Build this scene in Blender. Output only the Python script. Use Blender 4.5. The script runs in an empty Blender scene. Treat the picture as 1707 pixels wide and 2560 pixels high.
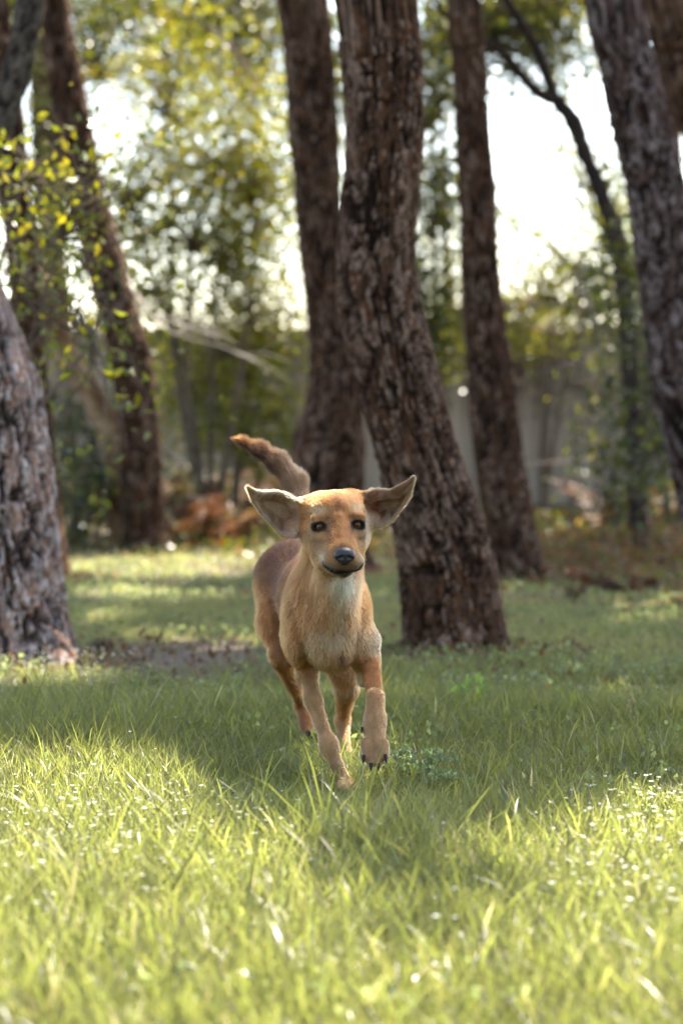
import bpy, math
import numpy as np
from mathutils import Vector

S = bpy.context.scene
COL = S.collection
rng = np.random.default_rng(7)
R = math.radians

# ------------------------------------------------------------------ camera, world, sun, exposure
CAM_H, F = 0.77, 6044.0                      # camera height (m), focal length in photo pixels (85 mm)
PITCH = math.atan(180.0 / F)
cam = bpy.data.cameras.new('camera'); camo = bpy.data.objects.new('camera', cam); COL.objects.link(camo)
cam.sensor_fit = 'VERTICAL'; cam.sensor_height = 36.0; cam.lens = 85.0
cam.clip_start = 0.1; cam.clip_end = 2000.0
camo.location = (0, 0, CAM_H); camo.rotation_euler = (math.pi / 2 - PITCH, 0, 0)
cam.dof.use_dof = True; cam.dof.focus_distance = 5.2; cam.dof.aperture_fstop = 3.0
S.camera = camo

SUN_EL, SUN_AZ = R(55), R(32)                # behind the dog, a little to the right
w = bpy.data.worlds.new('World'); S.world = w; w.use_nodes = True
wn = w.node_tree.nodes; bg = wn['Background']
sky = wn.new('ShaderNodeTexSky'); sky.sky_type = 'NISHITA'; sky.sun_disc = False
sky.sun_elevation = SUN_EL; sky.sun_rotation = SUN_AZ
sky.air_density = 1.0; sky.dust_density = 1.6; sky.ozone_density = 0.4
w.node_tree.links.new(sky.outputs[0], bg.inputs[0]); bg.inputs[1].default_value = 0.15
sl = bpy.data.lights.new('sun', 'SUN'); slo = bpy.data.objects.new('sun', sl); COL.objects.link(slo)
sl.energy = 5.0; sl.angle = R(0.53); sl.color = (1.0, 0.965, 0.91)
SUNV = np.array([math.sin(SUN_AZ) * math.cos(SUN_EL), math.cos(SUN_AZ) * math.cos(SUN_EL), math.sin(SUN_EL)])
slo.rotation_euler = Vector(SUNV).to_track_quat('Z', 'Y').to_euler()
S.view_settings.view_transform = 'Standard'; S.view_settings.look = 'None'
S.view_settings.exposure = 2.3; S.view_settings.use_white_balance = True; S.view_settings.white_balance_temperature = 7100; S.view_settings.white_balance_tint = 10; S.view_settings.gamma = 1.0; S.view_settings.use_curve_mapping = False
S.render.engine = 'CYCLES'
c = S.cycles
c.use_denoising = True
try:
    c.denoiser = 'OPENIMAGEDENOISE'; c.denoising_input_passes = 'RGB_ALBEDO_NORMAL'
except Exception: pass
c.max_bounces = 8; c.diffuse_bounces = 4; c.glossy_bounces = 3; c.transmission_bounces = 6; c.transparent_max_bounces = 8
c.sample_clamp_indirect = 6.0; c.use_adaptive_sampling = False
try: S.cycles_curves.shape = 'RIBBONS'
except Exception: pass

# ------------------------------------------------------------------ helpers
def at(px, py, Y):
    """photo pixel at depth Y (metres along +Y) -> point of the place"""
    x = (px - 853.5) / F; y = -(py - 1280.0) / F
    dy = math.cos(PITCH) + y * math.sin(PITCH); dz = -math.sin(PITCH) + y * math.cos(PITCH)
    s = Y / dy
    return np.array([x * s, Y, CAM_H + dz * s])

def hash2(i, j, s=0):
    n = (i.astype(np.int64) * 374761393 + j.astype(np.int64) * 668265263 + s * 1274126177) & 0x7fffffff
    n = ((n ^ (n >> 13)) * 1274126177) & 0x7fffffff
    n = n ^ (n >> 16)
    return (n & 0xffffff) / float(0xffffff)

def vnoise(x, y, s=0):
    i = np.floor(x); j = np.floor(y); fx = x - i; fy = y - j
    fx = fx * fx * (3 - 2 * fx); fy = fy * fy * (3 - 2 * fy)
    i = i.astype(np.int64); j = j.astype(np.int64)
    a = hash2(i, j, s); b = hash2(i + 1, j, s); c_ = hash2(i, j + 1, s); d = hash2(i + 1, j + 1, s)
    return (a * (1 - fx) + b * fx) * (1 - fy) + (c_ * (1 - fx) + d * fx) * fy

def fbm(x, y, s=0, o=3):
    r = 0; a = .5; t = 0
    for k in range(o):
        r = r + a * vnoise(x * 2 ** k, y * 2 ** k, s + k * 17); t += a; a *= .5
    return r / t

def sstep(a, b, x):
    t = np.clip((x - a) / (b - a), 0, 1); return t * t * (3 - 2 * t)

def inpoly(px, py, poly):
    r = np.zeros(px.shape, bool); n = len(poly)
    for i in range(n):
        x0, y0 = poly[i]; x1, y1 = poly[(i + 1) % n]
        if y0 == y1: continue
        c_ = ((y0 > py) != (y1 > py)) & (px < (x1 - x0) * (py - y0) / (y1 - y0) + x0)
        r ^= c_
    return r

def tag(o, label=None, cat=None, group=None, kind=None):
    if label: o['label'] = label
    if cat: o['category'] = cat
    if group: o['group'] = group
    if kind: o['kind'] = kind
    return o

def empty(name, loc):
    o = bpy.data.objects.new(name, None); COL.objects.link(o); o.location = tuple(loc); o.empty_display_size = .1
    return o

def mesh_obj(name, V, faces, mat, parent=None, col=None, smooth=True, keep=None, data_only=False):
    """faces: list of int arrays (n,3)/(n,4)"""
    V = np.asarray(V, np.float64)
    if parent is not None: V = V - np.array(parent.matrix_basis.translation if keep is None else keep)
    me = bpy.data.meshes.new(name)
    me.vertices.add(len(V)); me.vertices.foreach_set('co', V.astype(np.float32).ravel())
    fl = [np.asarray(f, np.int32) for f in faces if len(f)]
    loops = np.concatenate([f.ravel() for f in fl]); tot = np.concatenate([np.full(len(f), f.shape[1], np.int32) for f in fl])
    me.loops.add(len(loops)); me.loops.foreach_set('vertex_index', loops)
    me.polygons.add(len(tot)); me.polygons.foreach_set('loop_start', np.concatenate([[0], np.cumsum(tot)[:-1]]).astype(np.int32))
    me.polygons.foreach_set('use_smooth', np.full(len(tot), smooth))
    me.update(calc_edges=True)
    if col is not None:
        a = me.color_attributes.new('col', 'FLOAT_COLOR', 'POINT')
        c4 = np.ones((len(V), 4), np.float32); c4[:, :3] = col
        a.data.foreach_set('color', c4.ravel())
    if mat: me.materials.append(mat)
    if data_only: return me
    o = bpy.data.objects.new(name, me); COL.objects.link(o)
    if parent is not None: o.parent = parent
    return o

# ------------------------------------------------------------------ materials
def newmat(name):
    m = bpy.data.materials.new(name); m.use_nodes = True
    nt = m.node_tree; return m, nt, nt.nodes['Principled BSDF'], nt.nodes['Material Output']

def mat_attr(name, rough=.8, bump=None, spec=.3, noise=None):
    m, nt, p, out = newmat(name)
    a = nt.nodes.new('ShaderNodeAttribute'); a.attribute_name = 'col'
    src = a.outputs['Color']
    if noise:
        tc = nt.nodes.new('ShaderNodeTexCoord'); n = nt.nodes.new('ShaderNodeTexNoise'); n.inputs['Scale'].default_value = noise[0]; n.inputs['Detail'].default_value = 6
        nt.links.new(tc.outputs['Object'], n.inputs['Vector'])
        mr = nt.nodes.new('ShaderNodeMapRange'); mr.inputs['To Min'].default_value = 1 - noise[1]; mr.inputs['To Max'].default_value = 1 + noise[1]
        mr.inputs['From Min'].default_value = .3; mr.inputs['From Max'].default_value = .7
        nt.links.new(n.outputs['Fac'], mr.inputs['Value'])
        mx = nt.nodes.new('ShaderNodeVectorMath'); mx.operation = 'SCALE'
        nt.links.new(src, mx.inputs[0]); nt.links.new(mr.outputs[0], mx.inputs['Scale']); src = mx.outputs[0]
    nt.links.new(src, p.inputs['Base Color'])
    p.inputs['Roughness'].default_value = rough; p.inputs['Specular IOR Level'].default_value = spec
    if bump:
        tc = nt.nodes.new('ShaderNodeTexCoord'); n = nt.nodes.new('ShaderNodeTexNoise'); n.inputs['Scale'].default_value = bump[0]; n.inputs['Detail'].default_value = 8
        b = nt.nodes.new('ShaderNodeBump'); b.inputs['Strength'].default_value = bump[1]; b.inputs['Distance'].default_value = bump[2]
        nt.links.new(tc.outputs['Object'], n.inputs['Vector']); nt.links.new(n.outputs['Fac'], b.inputs['Height']); nt.links.new(b.outputs[0], p.inputs['Normal'])
    return m

def mat_leaf(name, rough=.45, spec=.4, trans=.45, tint=(1.5, 1.35, .5)):
    """thin leaf: reflecting surface plus light passing through (translucent)"""
    m, nt, p, out = newmat(name)
    a = nt.nodes.new('ShaderNodeAttribute'); a.attribute_name = 'col'
    nt.links.new(a.outputs['Color'], p.inputs['Base Color'])
    p.inputs['Roughness'].default_value = rough; p.inputs['Specular IOR Level'].default_value = spec
    mx = nt.nodes.new('ShaderNodeVectorMath'); mx.operation = 'MULTIPLY'; mx.inputs[1].default_value = tint
    nt.links.new(a.outputs['Color'], mx.inputs[0])
    t = nt.nodes.new('ShaderNodeBsdfTranslucent'); nt.links.new(mx.outputs[0], t.inputs['Color'])
    ms = nt.nodes.new('ShaderNodeMixShader'); ms.inputs[0].default_value = trans
    nt.links.new(p.outputs[0], ms.inputs[1]); nt.links.new(t.outputs[0], ms.inputs[2]); nt.links.new(ms.outputs[0], out.inputs[0])
    return m

M_BARK = mat_attr('pine_bark', .95, (60, .55, .006), .06, (45, .35))
M_BARKFAR = mat_attr('far_bark', .95, (30, .5, .01), .06, (20, .35))
M_GRASS = mat_leaf('grass_blade', .36, .5, .6, (1.9, 2.15, 1.8))
M_LEAF = mat_leaf('broad_leaf', .35, .55, .5, (1.8, 1.55, .5))
M_NEEDLE = mat_leaf('pine_needle', .5, .4, .2, (1.3, 1.2, .6))
M_DRY = mat_leaf('dry_leaf', .6, .3, .35, (1.3, 1.0, .7))
M_FLOWER_GLINT = mat_leaf('white_petal_glint', .5, .4, .35, (1.0, 1.0, 1.0))
M_STRAW = mat_attr('straw', .6)

def mat_ground():
    m, nt, p, out = newmat('forest_soil')
    tc = nt.nodes.new('ShaderNodeTexCoord')
    n = nt.nodes.new('ShaderNodeTexNoise'); n.inputs['Scale'].default_value = 1.3; n.inputs['Detail'].default_value = 8
    n2 = nt.nodes.new('ShaderNodeTexNoise'); n2.inputs['Scale'].default_value = 40; n2.inputs['Detail'].default_value = 8
    a = nt.nodes.new('ShaderNodeAttribute'); a.attribute_name = 'col'
    nt.links.new(tc.outputs['Object'], n.inputs[0]); nt.links.new(tc.outputs['Object'], n2.inputs[0])
    mr = nt.nodes.new('ShaderNodeMapRange'); mr.inputs[1].default_value = .3; mr.inputs[2].default_value = .7; mr.inputs[3].default_value = .5; mr.inputs[4].default_value = 1.5
    nt.links.new(n2.outputs[0], mr.inputs[0])
    mr2 = nt.nodes.new('ShaderNodeMapRange'); mr2.inputs[1].default_value = .3; mr2.inputs[2].default_value = .7; mr2.inputs[3].default_value = .75; mr2.inputs[4].default_value = 1.25
    nt.links.new(n.outputs[0], mr2.inputs[0])
    mu = nt.nodes.new('ShaderNodeMath'); mu.operation = 'MULTIPLY'; nt.links.new(mr.outputs[0], mu.inputs[0]); nt.links.new(mr2.outputs[0], mu.inputs[1])
    sc = nt.nodes.new('ShaderNodeVectorMath'); sc.operation = 'SCALE'; nt.links.new(a.outputs['Color'], sc.inputs[0]); nt.links.new(mu.outputs[0], sc.inputs['Scale'])
    nt.links.new(sc.outputs[0], p.inputs['Base Color']); p.inputs['Roughness'].default_value = .95
    b = nt.nodes.new('ShaderNodeBump'); b.inputs['Strength'].default_value = .8; b.inputs['Distance'].default_value = .02
    nt.links.new(n2.outputs[0], b.inputs['Height']); nt.links.new(b.outputs[0], p.inputs['Normal'])
    return m

# ------------------------------------------------------------------ ground
def gz(x, y):
    x = np.asarray(x, float); y = np.asarray(y, float)
    far = np.clip(1 - (np.hypot(x, y - 12) - 14) / 10, 0, 1)
    return ((fbm(x * .9 + 31, y * .9 + 7, 3) - .5) * .07 + (fbm(x * 3 + 5, y * 3 + 70, 9) - .5) * .025) * far * sstep(2.0, 7.0, np.abs(y - 5.3) + np.abs(x) * .6 + 1.2)

def gpx(x, y):
    """ground point -> where it lies in the photo (used to lay out patches of soil, clover, sun gaps)"""
    return 853.5 + F * x / y, 1100 + 4654.0 / y

def soil_mask(x, y):
    """bare, needle-strewn soil"""
    yy = np.maximum(y, 1.0); px, py = gpx(x, yy)
    n = fbm(x * 2.2 + 3, y * 2.2 + 9, 21)
    a = np.exp(-(((px - 400) / 300) ** 2 + ((py - 1650) / 48) ** 2)) * 1.25
    b = np.exp(-(((px - 1150) / 330) ** 2 + ((py - 1400) / 90) ** 2)) * .35
    c_ = sstep(15, 20, y) * .45
    return np.clip(a + b + c_ + sstep(6.6, 9, y) * .24 + (n - .5) * 1.6, 0, 1)

gx = np.unique(np.concatenate([np.linspace(-7, 7, 190), -7 - np.geomspace(.3, 500, 22), 7 + np.geomspace(.3, 500, 22)]))
gy = np.unique(np.concatenate([np.linspace(-1, 27, 330), -1 - np.geomspace(.3, 300, 20), 27 + np.geomspace(.4, 900, 24)]))
GX, GY = np.meshgrid(gx, gy, indexing='ij')
V = np.stack([GX, GY, gz(GX, GY)], -1).reshape(-1, 3)
idx = np.arange(V.shape[0]).reshape(GX.shape)
Q = np.stack([idx[:-1, :-1], idx[1:, :-1], idx[1:, 1:], idx[:-1, 1:]], -1).reshape(-1, 4)
sm = soil_mask(V[:, 0], V[:, 1])[:, None]
gcol = np.array([.030, .030, .012]) * (1 - sm) + np.array([.13, .085, .055]) * sm
tag(mesh_obj('ground', V, [Q], mat_ground(), col=gcol), kind='structure')

# ------------------------------------------------------------------ sun patches that the crowns are cut open for
LIT = [
    [(-900, 1905), (250, 1925), (600, 2000), (820, 2045), (1000, 2125), (1200, 2165), (1450, 2085), (1707, 2005), (2500, 1940), (2500, 3600), (-900, 3600)],
    [(-700, 1645), (120, 1640), (300, 1668), (330, 1700), (260, 1728), (90, 1738), (-700, 1738)],
    [(120, 1372), (390, 1366), (400, 1440), (250, 1462), (120, 1450)],
    [(430, 1335), (680, 1330), (670, 1392), (560, 1412), (440, 1400)],
    [(1255, 1552), (1400, 1552), (1400, 1592), (1255, 1592)],
    [(1150, 1285), (1300, 1275), (1330, 1335), (1150, 1340)],
    [(1000, 1350), (1120, 1340), (1130, 1400), (1000, 1400)],
]
SHADE = [
    [(840, 2170), (1040, 2150), (1060, 2290), (900, 2310)],
    [(-300, 2440), (300, 2430), (520, 2520), (480, 2760), (-300, 2760)],
    [(1120, 2290), (1250, 2280), (1260, 2330), (1130, 2340)],
    [(760, 2260), (960, 2230), (1180, 2300), (1240, 2480), (1000, 2600), (640, 2560), (700, 2400)],
]
OPEN = [(-5.5, 14.6, -.1, 22.5, .30), (.2, 17.0, 2.0, 21, .38), (-3.4, 6.6, -1.7, 9.4, .3)]     # x0, y0, x1, y1: crowns thinned so that the leafy trees below stand in the sun
DOGBEAM = [(420, 2030), (560, 1960), (800, 1950), (880, 2040), (800, 2140), (600, 2170), (430, 2120)]      # crown gaps shaped to dapple the dog
def lit(x, y):
    yy = np.maximum(y, .6)
    wx = x + (fbm(x * 3.2, y * 3.2, 51) - .5) * .26; wy = yy + (fbm(x * 3.2 + 40, y * 3.2, 52) - .5) * .26
    px, py = gpx(wx, np.maximum(wy, .6))
    r = np.zeros(np.shape(x), bool)
    for p in LIT: r |= inpoly(px, py, p)
    for p in SHADE: r &= ~inpoly(px, py, p)
    r &= ~(inpoly(px, py, DOGBEAM) & (fbm(x * 11 + 3, yy * 11, 58, 2) > .62))
    r |= (y < 2.6)
    for (ax_, ay_, bx_, by_, th_) in OPEN:
        r |= (x > ax_) & (x < bx_) & (y > ay_) & (y < by_) & (fbm(x * 1.7 + 8, y * 1.7, 63, 2) > th_)
    fleck = fbm(x * 1.9 + 90, y * 1.9, 77, 2) > .70
    return r | fleck
def shadow_of(P):
    t = P[:, 2] / SUNV[2]
    return P[:, 0] - SUNV[0] * t, P[:, 1] - SUNV[1] * t

# ------------------------------------------------------------------ trees
def catmull(pts, t):
    pts = np.asarray(pts, float); n = len(pts) - 1
    s = np.clip(t * n, 0, n - 1e-6); i = s.astype(int); f = (s - i)[:, None]
    p0 = pts[np.maximum(i - 1, 0)]; p1 = pts[i]; p2 = pts[i + 1]; p3 = pts[np.minimum(i + 2, n)]
    return .5 * (2 * p1 + (p2 - p0) * f + (2 * p0 - 5 * p1 + 4 * p2 - p3) * f ** 2 + (3 * p1 - p0 - 3 * p2 + p3) * f ** 3)

def tube(pts, rad, nu=8, nv=None, close=True):
    """smooth tapered tube along pts; returns V, quads"""
    pts = np.asarray(pts, float); rad = np.asarray(rad, float)
    nv = nv or (len(pts) - 1) * 4 + 1
    t = np.linspace(0, 1, nv); P = catmull(pts, t); r = np.interp(t * (len(pts) - 1), np.arange(len(pts)), rad)
    T = np.gradient(P, axis=0); T /= np.linalg.norm(T, axis=1)[:, None] + 1e-9
    ref = np.array([0.31, 0.9, 0.1]); A = np.cross(T, ref); A /= np.linalg.norm(A, axis=1)[:, None] + 1e-9; B = np.cross(T, A)
    th = np.linspace(0, 2 * np.pi, nu, endpoint=False)
    V = P[:, None] + r[:, None, None] * (np.cos(th)[None, :, None] * A[:, None] + np.sin(th)[None, :, None] * B[:, None])
    i = np.arange(nv * nu).reshape(nv, nu); j = np.roll(i, -1, 1)
    Q = np.stack([i[:-1], j[:-1], j[1:], i[1:]], -1).reshape(-1, 4)
    return V.reshape(-1, 3), Q

def join(parts):
    Vs, Fs, off = [], {}, 0
    for V, Fc in parts:
        Vs.append(V); Fs.setdefault(Fc.shape[1], []).append(Fc + off); off += len(V)
    return np.concatenate(Vs), [np.concatenate(v) for v in Fs.values()]

def bark_trunk(spine, rad, step, cell, depth, seed, palette, groove, fine_top, base_flare=.25, lichen=None):
    """trunk with furrowed plates as real relief. spine from ground up."""
    spine = np.asarray(spine, float); rad = np.asarray(rad, float)
    L = np.concatenate([[0], np.cumsum(np.linalg.norm(np.diff(spine, axis=0), axis=1))])
    # samples along: fine where the photo shows it, coarse above
    top_i = np.interp(fine_top, spine[:, 2], L)
    s = np.concatenate([np.arange(0, top_i, step), np.arange(top_i, L[-1], max(step * 5, .06))])
    par = np.interp(s, L, np.arange(len(L))) / (len(L) - 1)
    P = catmull(spine, par); r0 = np.interp(s, L, rad)
    flz = np.exp(-np.maximum(P[:, 2], 0) / .13)
    r0 = r0 * (1 + base_flare * np.exp(-np.maximum(P[:, 2], 0) / .10))
    T = np.gradient(P, s, axis=0); T /= np.linalg.norm(T, axis=1)[:, None]
    A = np.cross(T, np.array([0, 1., 0])); A /= np.linalg.norm(A, axis=1)[:, None]; B = np.cross(T, A)
    rm = rad[:max(2, len(rad) // 2)].mean()
    nu = int(max(14, round(2 * np.pi * rm / step)))
    th = np.linspace(0, 2 * np.pi, nu, endpoint=False)
    nc = max(5, int(round(2 * np.pi * rm / cell[0])))
    cu, su = np.cos(th)[None, :] + 0 * s[:, None], np.sin(th)[None, :] + 0 * s[:, None]; S2 = s[:, None] + 0 * cu
    U = (th / (2 * np.pi) * nc)[None, :] + 0 * S2
    def cells(Uw, Vw, nc, sd, aniso):
        iu = np.floor(Uw).astype(int); iv = np.floor(Vw).astype(int)
        F1 = np.full(Uw.shape, 9.); F2 = F1.copy(); ID = np.zeros(Uw.shape)
        for du in (-1, 0, 1):
            for dv in (-1, 0, 1):
                ci = iu + du; cj = iv + dv; cw = np.mod(ci, nc)
                dx = ci + .05 + .9 * hash2(cw, cj, sd) - Uw; dy = cj + .05 + .9 * hash2(cw, cj, sd + 3) - Vw
                d = np.sqrt(dx * dx + dy * dy * aniso); h = hash2(cw, cj, sd + 9); cl = d < F1
                F2 = np.where(cl, F1, np.minimum(F2, d)); ID = np.where(cl, h, ID); F1 = np.where(cl, d, F1)
        return F2 - F1, ID
    wob = (fbm(3 + cu * 1.6 + su * .8 + seed, S2 * 3.2, seed) - .5) * 2.6 + (fbm(cu * 7 + 5 + su * 5, S2 * 15, seed + 61) - .5) * .9
    wob2 = (fbm(7 + su * 2.6 + cu * 2 + seed, S2 * 5, seed + 5) - .5) * 1.1 + (fbm(su * 8 + 15 + cu * 6, S2 * 24, seed + 62) - .5) * .35
    slant = (fbm(cu * .5 + 9, S2 * .8 + seed, seed + 8) - .5) * 3.0
    e1, ID = cells(U + wob + slant, S2 / cell[1] + wob2 + su * .3, nc, seed, .55)
    e2, ID2 = cells(U * 2 + wob * 1.4, S2 / cell[1] * 2.3 + wob2 * 1.5, nc * 2, seed + 70, .7)
    rough = fbm(cu * 16 + su * 11 + 40, S2 * 16 + su * 6, seed + 30, 3)
    fine = fbm(cu * 34 + su * 20 + 9, S2 * 30 + cu * 12, seed + 33, 2)
    e1 = np.maximum(e1 + (rough - .5) * .28, 0); e2 = np.maximum(e2 + (fine - .5) * .25, 0)
    plate = sstep(.0, .17, e1); flake = sstep(.0, .14, e2)
    disp = depth * (plate * (.75 + .55 * ID) + flake * plate * (.10 + .30 * ID2) - .75 + (rough - .5) * .45 + (fine - .5) * .2)
    lump = (fbm(cu * .9 + seed * 3.1, s[:, None] * 2.2 + su * .9, seed + 44) - .5) * .22
    root = (sstep(.35, .75, fbm(cu * 1.3 + seed, su * 1.3 + 4, seed + 90, 2)) * .50 - .06) * flz[:, None]
    rr = r0[:, None] * (1 + lump + root) + disp
    Vt = P[:, None] + rr[..., None] * (np.cos(th)[None, :, None] * A[:, None] + np.sin(th)[None, :, None] * B[:, None])
    pal = np.asarray(palette); k = (np.clip(ID * .5 + ID2 * .5 + (rough - .5) * .9, 0, .999) * len(pal)).astype(int)
    pc = pal[k] * (.55 + .5 * rough + .4 * fine)[..., None]
    pf = (sstep(.0, .16, e1) * (.45 + .55 * sstep(.0, .12, e2)))[..., None]
    col = (np.array(groove) * (1 - pf) + pc * pf) * .68
    if lichen:
        lw = sstep(.2, .75, -np.cos(th))[None] * sstep(.25, .6, -np.sin(th) + .6)[None] * np.exp(-((P[:, 2:3] - lichen) / .28) ** 2) * sstep(.35, .6, rough)
        col = col * (1 - .8 * lw[..., None]) + np.array([.115, .135, .095]) * .8 * lw[..., None]
    i = np.arange(Vt.shape[0] * nu).reshape(-1, nu); j = np.roll(i, -1, 1)
    Q = np.stack([i[:-1], j[:-1], j[1:], i[1:]], -1).reshape(-1, 4)
    return Vt.reshape(-1, 3), Q, col.reshape(-1, 3)

def needle_crown(blobs, n, seed, size=.2):
    """tufts of needles on twigs; tufts are left out to let sun reach the chosen patches"""
    g = np.random.default_rng(seed); out = []
    for (cx, cy, cz, rx, ry, rz) in blobs:
        k = g.normal(size=(n, 3)); k /= np.linalg.norm(k, axis=1)[:, None]; rr = g.random(n) ** .45
        # clumps
        cl = g.normal(size=(n // 30 + 1, 3)); cl /= np.linalg.norm(cl, axis=1)[:, None]; cl *= (g.random(len(cl)) ** .4)[:, None]
        which = g.integers(0, len(cl), n)
        q = np.where((g.random(n) < .75)[:, None], cl[which] + g.normal(size=(n, 3)) * .10, k * rr[:, None])
        out.append(q * np.array([rx, ry, rz]) + np.array([cx, cy, cz]))
    P = np.concatenate(out)
    sx, sy = shadow_of(P)
    P = P[~lit(sx, sy)]  # crown shaped for the light: tufts over chosen sun patches removed
    n = len(P); m = 7
    d = g.normal(size=(n, m, 3)); d[..., 2] += .4; d /= np.linalg.norm(d, axis=2)[..., None]
    s = g.normal(size=(n, m, 3)); s = np.cross(d, s); s /= np.linalg.norm(s, axis=2)[..., None]
    ln = size * (.6 + .8 * g.random((n, m, 1))); wd = size * .15 * (.6 + .8 * g.random((n, m, 1)))
    a = P[:, None] + s * wd; b = P[:, None] - s * wd; t = P[:, None] + d * ln
    V = np.stack([a, b, t], 2).reshape(-1, 3)
    Fc = np.arange(len(V)).reshape(-1, 3)
    base = np.array([[.055, .07, .022], [.07, .075, .03], [.09, .075, .035], [.05, .06, .025]])[g.integers(0, 4, n)]
    col = np.repeat(base * (.75 + .5 * g.random((n, 1))), m * 3, 0)
    return V, Fc, col

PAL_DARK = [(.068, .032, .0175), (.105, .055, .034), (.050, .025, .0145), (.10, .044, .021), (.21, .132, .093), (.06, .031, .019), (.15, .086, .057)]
PAL_PALE = [(.29, .19, .155), (.22, .145, .12), (.38, .28, .24), (.29, .165, .115), (.45, .37, .33), (.19, .12, .095)]  # extra light on the left trunk is put into these paler tones
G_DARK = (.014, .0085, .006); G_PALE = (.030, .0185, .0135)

def pine(name, label, Y, edges, step, cell, depth, seed, pal, groove, lean_top, top=10.0, crown=None, ncrown=1500, cat='tree', group='pine trees in the grove', fine_top=None, mat=None, flare=.25, lichen=None):
    """edges: (photo row, left edge, right edge) from the ground up"""
    sp = [at((l + r) / 2, py, Y) for py, l, r in edges]; rd = [(r - l) / 2 * Y / F for py, l, r in edges]
    b = sp[0].copy(); zlow = b[2]
    if zlow > 0.02:
        dirn = (sp[1] - sp[0]); dirn /= max(dirn[2], .05); sp.insert(0, sp[0] - dirn * (zlow + .12)); rd.insert(0, rd[0] * 1.05)
    else:
        sp.insert(0, sp[0] - np.array([0, 0, .15])); rd.insert(0, rd[0])
    ft = sp[-1][2] + .25 if fine_top is None else fine_top
    last = sp[-1]; r_l = rd[-1]
    for k in (1, 2, 3, 4):
        f = k / 4; z = last[2] + (top - last[2]) * f
        sp.append(last + np.array([lean_top[0] * f ** .8, lean_top[1] * f, z - last[2]])); rd.append(r_l * (1 - .62 * f))
    e = empty(name, (sp[1][0], Y, 0))
    tag(e, label, cat, group)
    V, Q, col = bark_trunk(sp, rd, step, cell, depth, seed, pal, groove, ft, flare, lichen)
    mesh_obj('trunk', V, [Q], mat or M_BARK, e, col)
    tip = sp[-1]
    if crown is None: crown = [(0, 0, -1.2, 2.6, 2.6, 1.5)]
    blobs = [(tip[0] + a, tip[1] + b_, tip[2] + c_, rx, ry, rz) for a, b_, c_, rx, ry, rz in crown]
    if blobs:
        # boughs out to the blobs
        g = np.random.default_rng(seed + 100); parts = []
        for bl in blobs:
            for q in range(3):
                tgt = np.array(bl[:3]) + g.normal(size=3) * np.array(bl[3:]) * .45
                f = .86 + .12 * g.random(); st = catmull(np.array(sp), np.array([f]))[0]
                mid = (st + tgt) / 2 + np.array([0, 0, -.25])
                parts.append(tube([st, mid, tgt], [.05, .035, .012], 6, 9))
        Vb, Fb = join(parts)
        mesh_obj('bough', Vb, Fb, M_BARKFAR, e, np.tile(np.array([[.11, .075, .055]]), (len(Vb), 1)))
        Vc, Fc, cc = needle_crown(blobs, ncrown, seed + 200)
        mesh_obj('crown', Vc, [Fc], M_NEEDLE, e, cc, smooth=False)
    return e, sp, rd

k_ = 1.0887
def sc(rows): return [(a * k_, b * k_, c_ * k_) for a, b, c_ in rows]

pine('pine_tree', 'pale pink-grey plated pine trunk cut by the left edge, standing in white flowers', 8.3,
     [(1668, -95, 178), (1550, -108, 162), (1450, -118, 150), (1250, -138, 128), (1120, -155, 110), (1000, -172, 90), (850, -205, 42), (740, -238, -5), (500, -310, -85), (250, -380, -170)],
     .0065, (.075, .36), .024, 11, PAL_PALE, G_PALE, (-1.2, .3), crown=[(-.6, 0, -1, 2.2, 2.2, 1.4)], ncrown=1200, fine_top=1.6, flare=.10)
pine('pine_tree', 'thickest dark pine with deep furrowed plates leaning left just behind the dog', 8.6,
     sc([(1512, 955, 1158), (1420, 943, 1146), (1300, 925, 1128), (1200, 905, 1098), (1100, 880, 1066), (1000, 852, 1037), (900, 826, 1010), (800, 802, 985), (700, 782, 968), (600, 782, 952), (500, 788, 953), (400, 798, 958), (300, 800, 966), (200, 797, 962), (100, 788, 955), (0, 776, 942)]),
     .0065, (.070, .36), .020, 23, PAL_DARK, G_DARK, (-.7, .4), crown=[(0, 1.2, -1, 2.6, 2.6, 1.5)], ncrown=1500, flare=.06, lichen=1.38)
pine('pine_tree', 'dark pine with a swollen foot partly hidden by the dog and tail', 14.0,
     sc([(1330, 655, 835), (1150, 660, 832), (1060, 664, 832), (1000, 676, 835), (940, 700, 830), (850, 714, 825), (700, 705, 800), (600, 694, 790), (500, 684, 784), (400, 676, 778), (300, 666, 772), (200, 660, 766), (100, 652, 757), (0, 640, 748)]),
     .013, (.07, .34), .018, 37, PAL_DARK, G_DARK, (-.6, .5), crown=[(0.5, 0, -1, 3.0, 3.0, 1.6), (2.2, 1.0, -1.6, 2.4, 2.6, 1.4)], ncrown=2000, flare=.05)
pine('pine_tree', 'slim dark pine right of centre, its foot among orange dry leaves', 12.9,
     sc([(1340, 1128, 1245), (1250, 1122, 1230), (1150, 1106, 1215), (1050, 1092, 1198), (950, 1082, 1185), (850, 1074, 1172), (750, 1068, 1155), (650, 1065, 1146), (500, 1058, 1135), (400, 1052, 1128), (300, 1047, 1120), (200, 1042, 1115), (100, 1034, 1108), (0, 1026, 1100)]),
     .012, (.065, .34), .016, 41, PAL_DARK, G_DARK, (-.3, .4), crown=[(.2, 0, -1, 2.8, 2.8, 1.6), (2.2, 0.2, -1.4, 2.5, 2.8, 1.4), (-2.0, 1.0, -1.2, 2.4, 2.6, 1.4)], ncrown=2000, flare=.08)
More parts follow.
